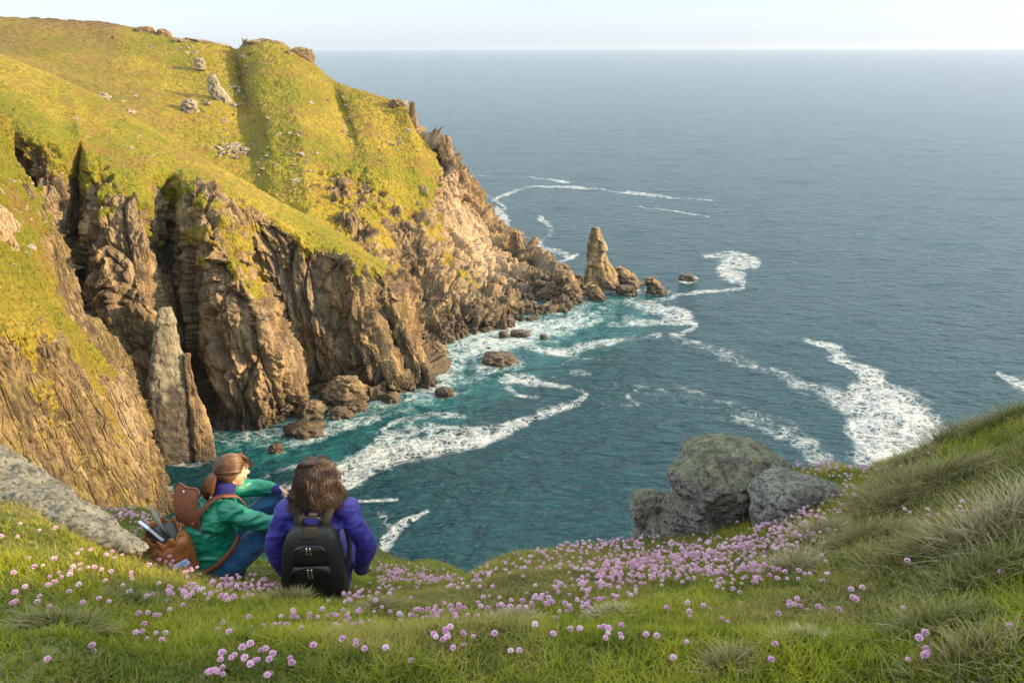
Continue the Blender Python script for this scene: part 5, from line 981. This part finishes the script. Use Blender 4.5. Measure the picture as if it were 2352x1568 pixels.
for s in (1, -1):
    geo('shoulder_strap', [strap_geo([(s * .055, -.175, .50), (s * .075, -.13, .565), (s * .095, -.05, .618), (s * .105, .05, .60), (s * .115, .115, .50), (s * .13, .11, .36), (s * .16, .04, .24), (s * .165, -.10, .16)], [.062, .064, .06, .055, .05, .04, .03, .028], .013, [(1, .1, -.1 * s)] * 4 + [(1, 0, 0)] * 2 + [(.7, .5 * s, 0)] * 2, 60)], STRAPM, bk)
    geo('side_pocket', [sbox((s * .150, -.20, .14), (.05, .13, .18), .5, .1, None, 9)], BLACK, bk)
    geo('side_strap', [strap_geo([(s * .135, -.255, .30), (s * .162, -.21, .29), (s * .160, -.13, .27)], .02, .005, (0, .1, 1))], BLACK2, bk)
    geo('buckle', [sbox((s * .128, -.268, .285), (.03, .014, .036), .35)], BLACK2, bk)
# ---------------------------------------------------------------- the walker in the green jacket
g1_ = gat(484, 1322); S1 = .98
p1 = empty('person', (g1_[0], g1_[1] + .14, g1_[2] - .04), 'person with auburn ponytail in green jacket and jeans, hands clasped over raised knees', 'person', 'two walkers sitting on the cliff edge', (0, 0, R(-54))); p1.scale = (.88, .88, .82)
hc1 = np.array((.0, .13, .735)); R1 = rotz(8) @ rotx(-10)
armR = [(.165, .04, .545), (.20, .16, .46), (.205, .30, .385), (.13, .40, .415), (.055, .455, .43)]; armL = [(-.165, .06, .545), (-.18, .18, .50), (-.165, .30, .465), (-.09, .39, .475), (-.03, .45, .475)]
bp = head_prims(hc1, R1) + [tube_geo([(0, .06, .50), (0, .08, .60), tuple(hc1 - (0, .01, .05))], [.06, .050, .053]), tube_geo([(0, .02, .08), (0, -.01, .3), (0, .04, .5)], [(.13, .09), (.12, .08), (.13, .08)]), tube_geo(armR, [.045, .038, .036, .028, .0235]), tube_geo(armL, [.045, .038, .036, .028, .0235])]
bp += hand_prims((.045, .462, .430), (-.75, .35, -.45), (.2, .8, .5), 1, .9) + hand_prims((-.022, .458, .475), (.45, .55, -.85), (.1, .8, .35), -1, .55)
legs = {1: [(.10, .05, .10), (.125, .23, .235), (.135, .40, .345)], -1: [(-.10, .05, .10), (-.10, .24, .25), (-.085, .42, .375)]}; sh = {1: [(.135, .40, .345), (.125, .46, .2), (.11, .50, .05)], -1: [(-.085, .42, .375), (-.08, .50, .2), (-.075, .56, .05)]}
bp += [tube_geo(legs[s], [.06, .05, .045]) for s in (1, -1)] + [tube_geo(sh[s], [.045, .04, .03]) for s in (1, -1)]
fuse('body', bp, .006, SKIN, p1, None, 2); face_extra(hc1, R1, p1)
ja = [tube_geo([(0, .0, .045), (0, -.01, .12), (0, -.025, .25), (0, -.02, .37), (0, .015, .47), (0, .05, .545), (0, .065, .585)], [(.185, .145), (.175, .14), (.160, .125), (.172, .12), (.185, .112), (.15, .092), (.09, .075)])]
for a in (armR, armL): ja += [tube_geo([np.array(q) for q in a[:4]] + [np.array(a[3]) * .35 + np.array(a[4]) * .65], [(.076, .076), (.066, .068), (.064, .066), (.050, .052), (.040, .040)])]
for s in (1, -1): ja += [ell_geo((s * .15, .05, .53), (.08, .078, .07))]
gj = fuse('jacket', ja, .0075, GREEN, p1, wrinkle(13, .0085, (1, 1, 1.3)), 3)
fuse('collar', [tube_geo([(0, .055, .555), (0, .07, .60), (0, .085, .645)], [(.088, .086), (.080, .080), (.074, .078)])], .006, NAVY, p1, wrinkle(15, .003), 2)
fuse('jumper_hem', [tube_geo([(0, .0, .0), (0, -.005, .055), (0, -.01, .10)], [(.180, .142), (.178, .14), (.165, .13)])], .008, NAVY, p1, wrinkle(16, .006), 2)
for nm, a in (('cuff', armR), ('cuff', armL)):
    q0, q1 = np.array(a[3]), np.array(a[4]); geo(nm, [tube_geo([q0 * .42 + q1 * .58, q0 * .1 + q1 * .9, q1], [.0375, .034, .030], 20, up=(0, 0, 1))], NAVY, p1)
fuse('hood_lining', [tube_geo([(-.055, -.015, .60), (-.01, -.04, .612), (.06, -.02, .605), (.085, .03, .592)], [(.022, .013), (.026, .015), (.024, .012), (.014, .009)], up=(0, 1, 0))], .005, PALEF, p1, wrinkle(19, .006), 1)
jn = [tube_geo(legs[s], [.098, .088, .070]) for s in (1, -1)] + [tube_geo(sh[s], [.070, .060, .046]) for s in (1, -1)] + [ell_geo((0, .01, .075), (.175, .14, .09))]
fuse('jeans', jn, .009, DENIM, p1, wrinkle(23, .005), 2)
for s in (1, -1):
    a = np.array(sh[s][-1]); fuse('boot', [tube_geo([a + (0, -.01, .04), a + (0, .0, -.01), a + (0, .06, -.02), a + (0, .14, -.03)], [.045, .046, (.042, .034), (.036, .024)]), ell_geo(a + (0, -.015, -.02), (.04, .045, .032))], .009, LEA2, p1, None, 2)
# hair drawn back into a ponytail
n = 2600 // QK; tie = np.array((0, -.105, .005)); ra = np.array((.083, .099, .098)); cc = np.array((0, -.012, .022))
az_ = rp.uniform(-1, 1, n); st = np.stack([np.sin(az_ * 1.5), np.cos(az_ * 1.5) * (.80 - .15 * np.abs(az_)), .72 - 1.15 * np.abs(az_) ** 1.6 + 0 * az_], -1); mk = rp.random(n) < .35
st[mk] = np.stack([rp.normal(0, .6, mk.sum()), rp.uniform(-.9, .7, mk.sum()), rp.uniform(.2, 1, mk.sum())], -1); lw = rp.random(n) < .16; st[lw] = np.stack([np.sign(rp.random(lw.sum()) - .5) * .8, rp.uniform(-.6, 0, lw.sum()), rp.uniform(-1.0, -.4, lw.sum())], -1)
st /= np.linalg.norm(st, axis=1, keepdims=True); en = (tie - cc) / ra; en = en / np.linalg.norm(en); t = np.linspace(0, 1, 14)[None, :, None]
d_ = st[:, None] * (1 - t) + en[None, None] * t + 1e-6; d_[..., 2] += .25 * np.sin(t[..., 0] * 3.14) * (st[:, None, 2] > 0) * .5; d_ /= np.linalg.norm(d_, axis=-1, keepdims=True)
lift = 1.0 + .045 * rp.random(n)[:, None, None] + .03 * np.sin(t * 3.14); hp_ = cc + d_ * ra * lift
m_ = 900 // QK; tt = np.linspace(0, 1, 14)[None, :]; a2 = rp.random(m_)[:, None] * 6.28; rr2 = (rp.random(m_)[:, None] ** .5) * (.012 + .030 * np.sin(np.clip(tt * 2.3 + .1, 0, math.pi)) ** .8) * np.where(tt > .8, 1 - (tt - .8) * 2.5, 1)
pt = np.stack([rr2 * np.cos(a2) + .01 * tt, -.100 - .050 * np.sin(tt * 2.2) + rr2 * np.sin(a2), .012 + .010 * np.sin(tt * 3) - .185 * tt ** 1.15 + 0 * a2], -1)
bang = 160 // QK; b0 = np.stack([rp.uniform(-.05, .06, bang), np.full(bang, .055), np.full(bang, .103)], -1); tb = np.linspace(0, 1, 14)[None, :, None]; bg = b0[:, None] + tb * np.stack([rp.uniform(-.01, .03, bang), np.full(bang, .052), np.full(bang, -.01)], -1)[:, None] + tb ** 2 * np.array((0, 0, -.062)) + np.sin(tb * 3.1) * np.array((0, .004, .012))
allp = np.concatenate([hp_, pt, bg]); tn_ = np.clip(.45 + .7 * vn(allp[:, 3] * 55, 66) + .6 * (rp.random(len(allp)) - .5), 0, 1)
v_, f_ = CS[16]; bs = v_ * ra * .985 + cc; face = (bs[:, 1] > .035) & (bs[:, 2] < .055); bs[face] = (v_ * ra * .80 + cc)[face]; ear = (np.abs(bs[:, 0]) > .055) & (bs[:, 2] < .01) & (bs[:, 1] > -.03); bs[ear] = (v_ * ra * .80 + cc)[ear]; nk = (bs[:, 2] < -.045); bs[nk] = (v_ * ra * .86 + cc)[nk]
strands('hair', allp @ R1.T + hc1, .0011, HAIR1, p1, tn_, (bs @ R1.T + hc1, f_)); 
geo('hair_tie', [tube_geo([tuple(R1 @ np.array((0, -.098, .012)) + hc1), tuple(R1 @ np.array((0, -.110, .012)) + hc1)], [.014, .014], 14)], BLACK, p1)
p1.rotation_euler = (R(-3), R(0), R(-54))
# brown leather rucksack, open, its flap thrown up
rk_ = attach('rucksack', p1, 'open brown leather rucksack with raised flap worn over the green jacket', 'rucksack')
RL = rotx(10)
def sack(V):
    V = V.copy(); z = V[:, 2] / .40 + .5; V[:, :2] *= (.84 + .22 * np.sin(np.clip(z * 2.4, 0, 3.14)))[:, None]; top = z > .985
    d = .010 * vn(V * 11, 31) + .007 * (.5 - np.abs(vn(V * np.array((22, 22, 9)), 32)) * 2); V += d[:, None] * np.sign(V) * .8; V[top, 2] -= .05 * (1 - np.clip(np.hypot(V[top, 0] / .13, V[top, 1] / .10), 0, 1)); return V
geo('bag_body', [sbox((0, -.265, .215), (.31, .235, .40), .42, 0, RL, 30, sack)], LEA, rk_)
inn = geo('bag_opening', [sbox((0, -.298, .405), (.22, .15, .03), .5, 0, RL, 16)], BLACK, rk_)
rim = []
for k in range(72):
    a = k / 72 * 2 * math.pi; rr3 = 1 + .07 * math.sin(a * 9); rim.append((.142 * rr3 * math.cos(a), -.300 + .102 * rr3 * math.sin(a), .412 + .018 * math.sin(a * 9 + 1) - .17 * .102 * math.sin(a) * -1))
Vr, Fr = [], []; n_ = len(rim)
for j, (sc_, dz) in enumerate(((1.0, -.05), (1.03, -.01), (.97, .02), (.93, .015), (.93, -.05))): Vr += [((x) * sc_, (y + .3) * sc_ - .3, z + dz) for x, y, z in rim]
geo('gathered_rim', [(np.array(Vr), gridF(5, n_, True).tolist())], LEA, rk_)
for k in (2, 9, 17, 26, 35, 44, 53, 62): x, y, z = rim[k]; v, f = tube_geo([(x * 1.03 + .009 * math.cos(a), (y + .3) * 1.03 - .3, z - .012 + .009 * math.sin(a)) for a in np.linspace(0, 6.2, 10)], [.002] * 10, 6, up=(0, 1, 0), m=20); geo('eyelet', [(v, f)], BRASS, rk_)
fl_ = []
nu_, nv_ = 14, 22
for s_ in (0, 1):
    for j in range(nv_):
        v = j / (nv_ - 1); w_ = .225 - .03 * v; w_ *= 1 if v < .88 else 1 - 1.1 * (v - .88) ** 1.2 * 2
        for i in range(nu_): u = i / (nu_ - 1) * 2 - 1; fl_.append((u * w_ / 2, -.150 - .008 * s_ - .035 * math.sin(v * 2.6) + .012 * u * u + .03 * v, .40 + .30 * v + .004 * math.sin(u * 5 + v * 4)))
Ff = gridF(nv_, nu_).tolist(); N_ = nv_ * nu_; edge_ = [j * nu_ for j in range(nv_)] + [(nv_ - 1) * nu_ + i for i in range(1, nu_)] + [j * nu_ + nu_ - 1 for j in range(nv_ - 2, -1, -1)] + list(range(nu_ - 2, 0, -1))
Ff = Ff + [[q + N_ for q in f[::-1]] for f in Ff] + [[edge_[k], edge_[(k + 1) % len(edge_)], edge_[(k + 1) % len(edge_)] + N_, edge_[k] + N_] for k in range(len(edge_))]
flap = geo('flap', [((np.array(fl_) - (0, -.17, 0)) @ rotz(26).T + (0, -.17, 0), Ff)], LEA2, rk_); geo('clasp', [ell_geo((.0, -.165, .672), (.009, .006, .009))], METAL, flap)

sp_ = geo('side_pocket', [sbox((.165, -.26, .13), (.085, .16, .20), .6, .15, None, 16, lambda V: V + .005 * vn(V * 14, 41)[:, None])], LEA2, rk_); geo('pocket_flap', [sbox((.172, -.26, .232), (.075, .15, .035), .55, .3, None, 9)], LEA, sp_)
geo('side_pocket', [sbox((-.165, -.26, .13), (.08, .15, .19), .6, .15, None, 16)], LEA2, rk_)
for x in (-.07, .07):
    bpk = geo('back_pocket', [sbox((x, -.385, .12), (.115, .07, .17), .5, .1, RL, 16, lambda V: V + .004 * vn(V * 16, 43)[:, None])], LEA2, rk_)
    geo('pocket_strap', [strap_geo([(x, -.385, .22), (x, -.428, .19), (x, -.428, .10)], .022, .006, (1, 0, 0))], LEA, bpk); geo('buckle', [sbox((x, -.432, .14), (.026, .008, .02), .35)], BRASS, bpk)
    geo('closing_strap', [strap_geo([(x * .9, -.375, .33), (x, -.425, .22), (x * 1.2, -.445, .06), (x * 1.5, -.50, -.01)], .024, .005, (1, 0, 0))], LEA2, rk_)
for s in (1, -1):
    geo('shoulder_strap', [strap_geo([(s * .05, -.15, .44), (s * .075, -.085, .545), (s * .095, .015, .625), (s * .105, .115, .605), (s * .115, .165, .50), (s * .13, .13, .36)], .042, .008, [(1, .1, -.1 * s)] * 6, 50)], LEA2, rk_)
    geo('lower_strap', [strap_geo([(s * .135, -.18, .10), (s * .185, -.06, .17), (s * .192, .03, .25), (s * .17, .10, .34)], .040, .007, [(0, -.4, .9)] * 4, 40)], LEA2, rk_)
    geo('strap_ring', [tube_geo([(s * (.150 + .012 * math.cos(a)), -.15, .115 + .014 * math.sin(a)) for a in np.linspace(0, 6.2, 10)], [.0025] * 10, 6, up=(0, 1, 0), m=20)], METAL, rk_)
def in_pack(name, prims, mat, label, cat): o = attach(name, p1, label, cat); return o
b_ = in_pack('book', None, None, 'dark covered book with pale page edges sticking out of the brown rucksack', 'book'); RT = rotx(32) @ rotz(12)
geo('cover', [sbox((.02, -.375, .435), (.15, .008, .21), .12, 0, RT, 9), sbox((.02, -.350, .447), (.15, .006, .21), .12, 0, RT, 9)], MT('dark_book_cover').P(Base_Color=(.02, .03, .06), Roughness=.35).m, b_); geo('pages', [sbox((.02, -.3625, .441), (.142, .020, .202), .12, 0, RT, 9)], MT('paper').P(Base_Color=(.62, .68, .72), Roughness=.8).m, b_)
mp = in_pack('folded_map', None, None, 'pale folded map standing up behind the book in the brown rucksack', 'map'); Vm = []
for s_ in range(4):
    for j in range(12):
        for i in range(2): v = j / 11; Vm.append(np.array(((i - .5) * .15, -.004 * s_ + .02 * v * v * (1 + .4 * s_), v * .25 - .12)) @ (rotx(24 + s_) @ rotz(8)).T + np.array((.01, -.318, .48)))
geo('map_sheets', [(np.array(Vm), (np.concatenate([gridF(12, 2) + 24 * s_ for s_ in range(4)])).tolist())], MT('map_paper').P(Base_Color=(.66, .63, .55), Roughness=.8).m, mp)
cd_ = in_pack('card', None, None, 'small blue and white card peeping out of the rucksack side pocket', 'card'); geo('card_face', [sbox((.185, -.255, .262), (.006, .08, .05), .12, 0, rotx(14), 5)], MT('blue_card').P(Base_Color=(.25, .48, .72), Roughness=.5).m, cd_)
# ================================================================ sea air
v_ = np.array([(x, y, z) for x in (-15500, 15500) for y in (-15500, 15500) for z in (-14, 84)], float)
hz = mesh_np('haze', v_, [(0, 1, 3, 2), (4, 6, 7, 5), (0, 4, 5, 1), (2, 3, 7, 6), (0, 2, 6, 4), (1, 5, 7, 3)], smooth=False)
MH = bpy.data.materials.new('sea_air'); MH.use_nodes = True; MH.node_tree.nodes.clear(); ho = MH.node_tree.nodes.new('ShaderNodeOutputMaterial'); hv = MH.node_tree.nodes.new('ShaderNodeVolumePrincipled')
hv.inputs['Color'].default_value = (.62, .72, .86, 1); hv.inputs['Density'].default_value = 4.5e-5; hv.inputs['Anisotropy'].default_value = .3; MH.node_tree.links.new(hv.outputs[0], ho.inputs['Volume']); hz.data.materials.append(MH)
tag(hz, kind='stuff', label='thin pale sea haze', cat='haze'); scene.cycles.volume_bounces = 0
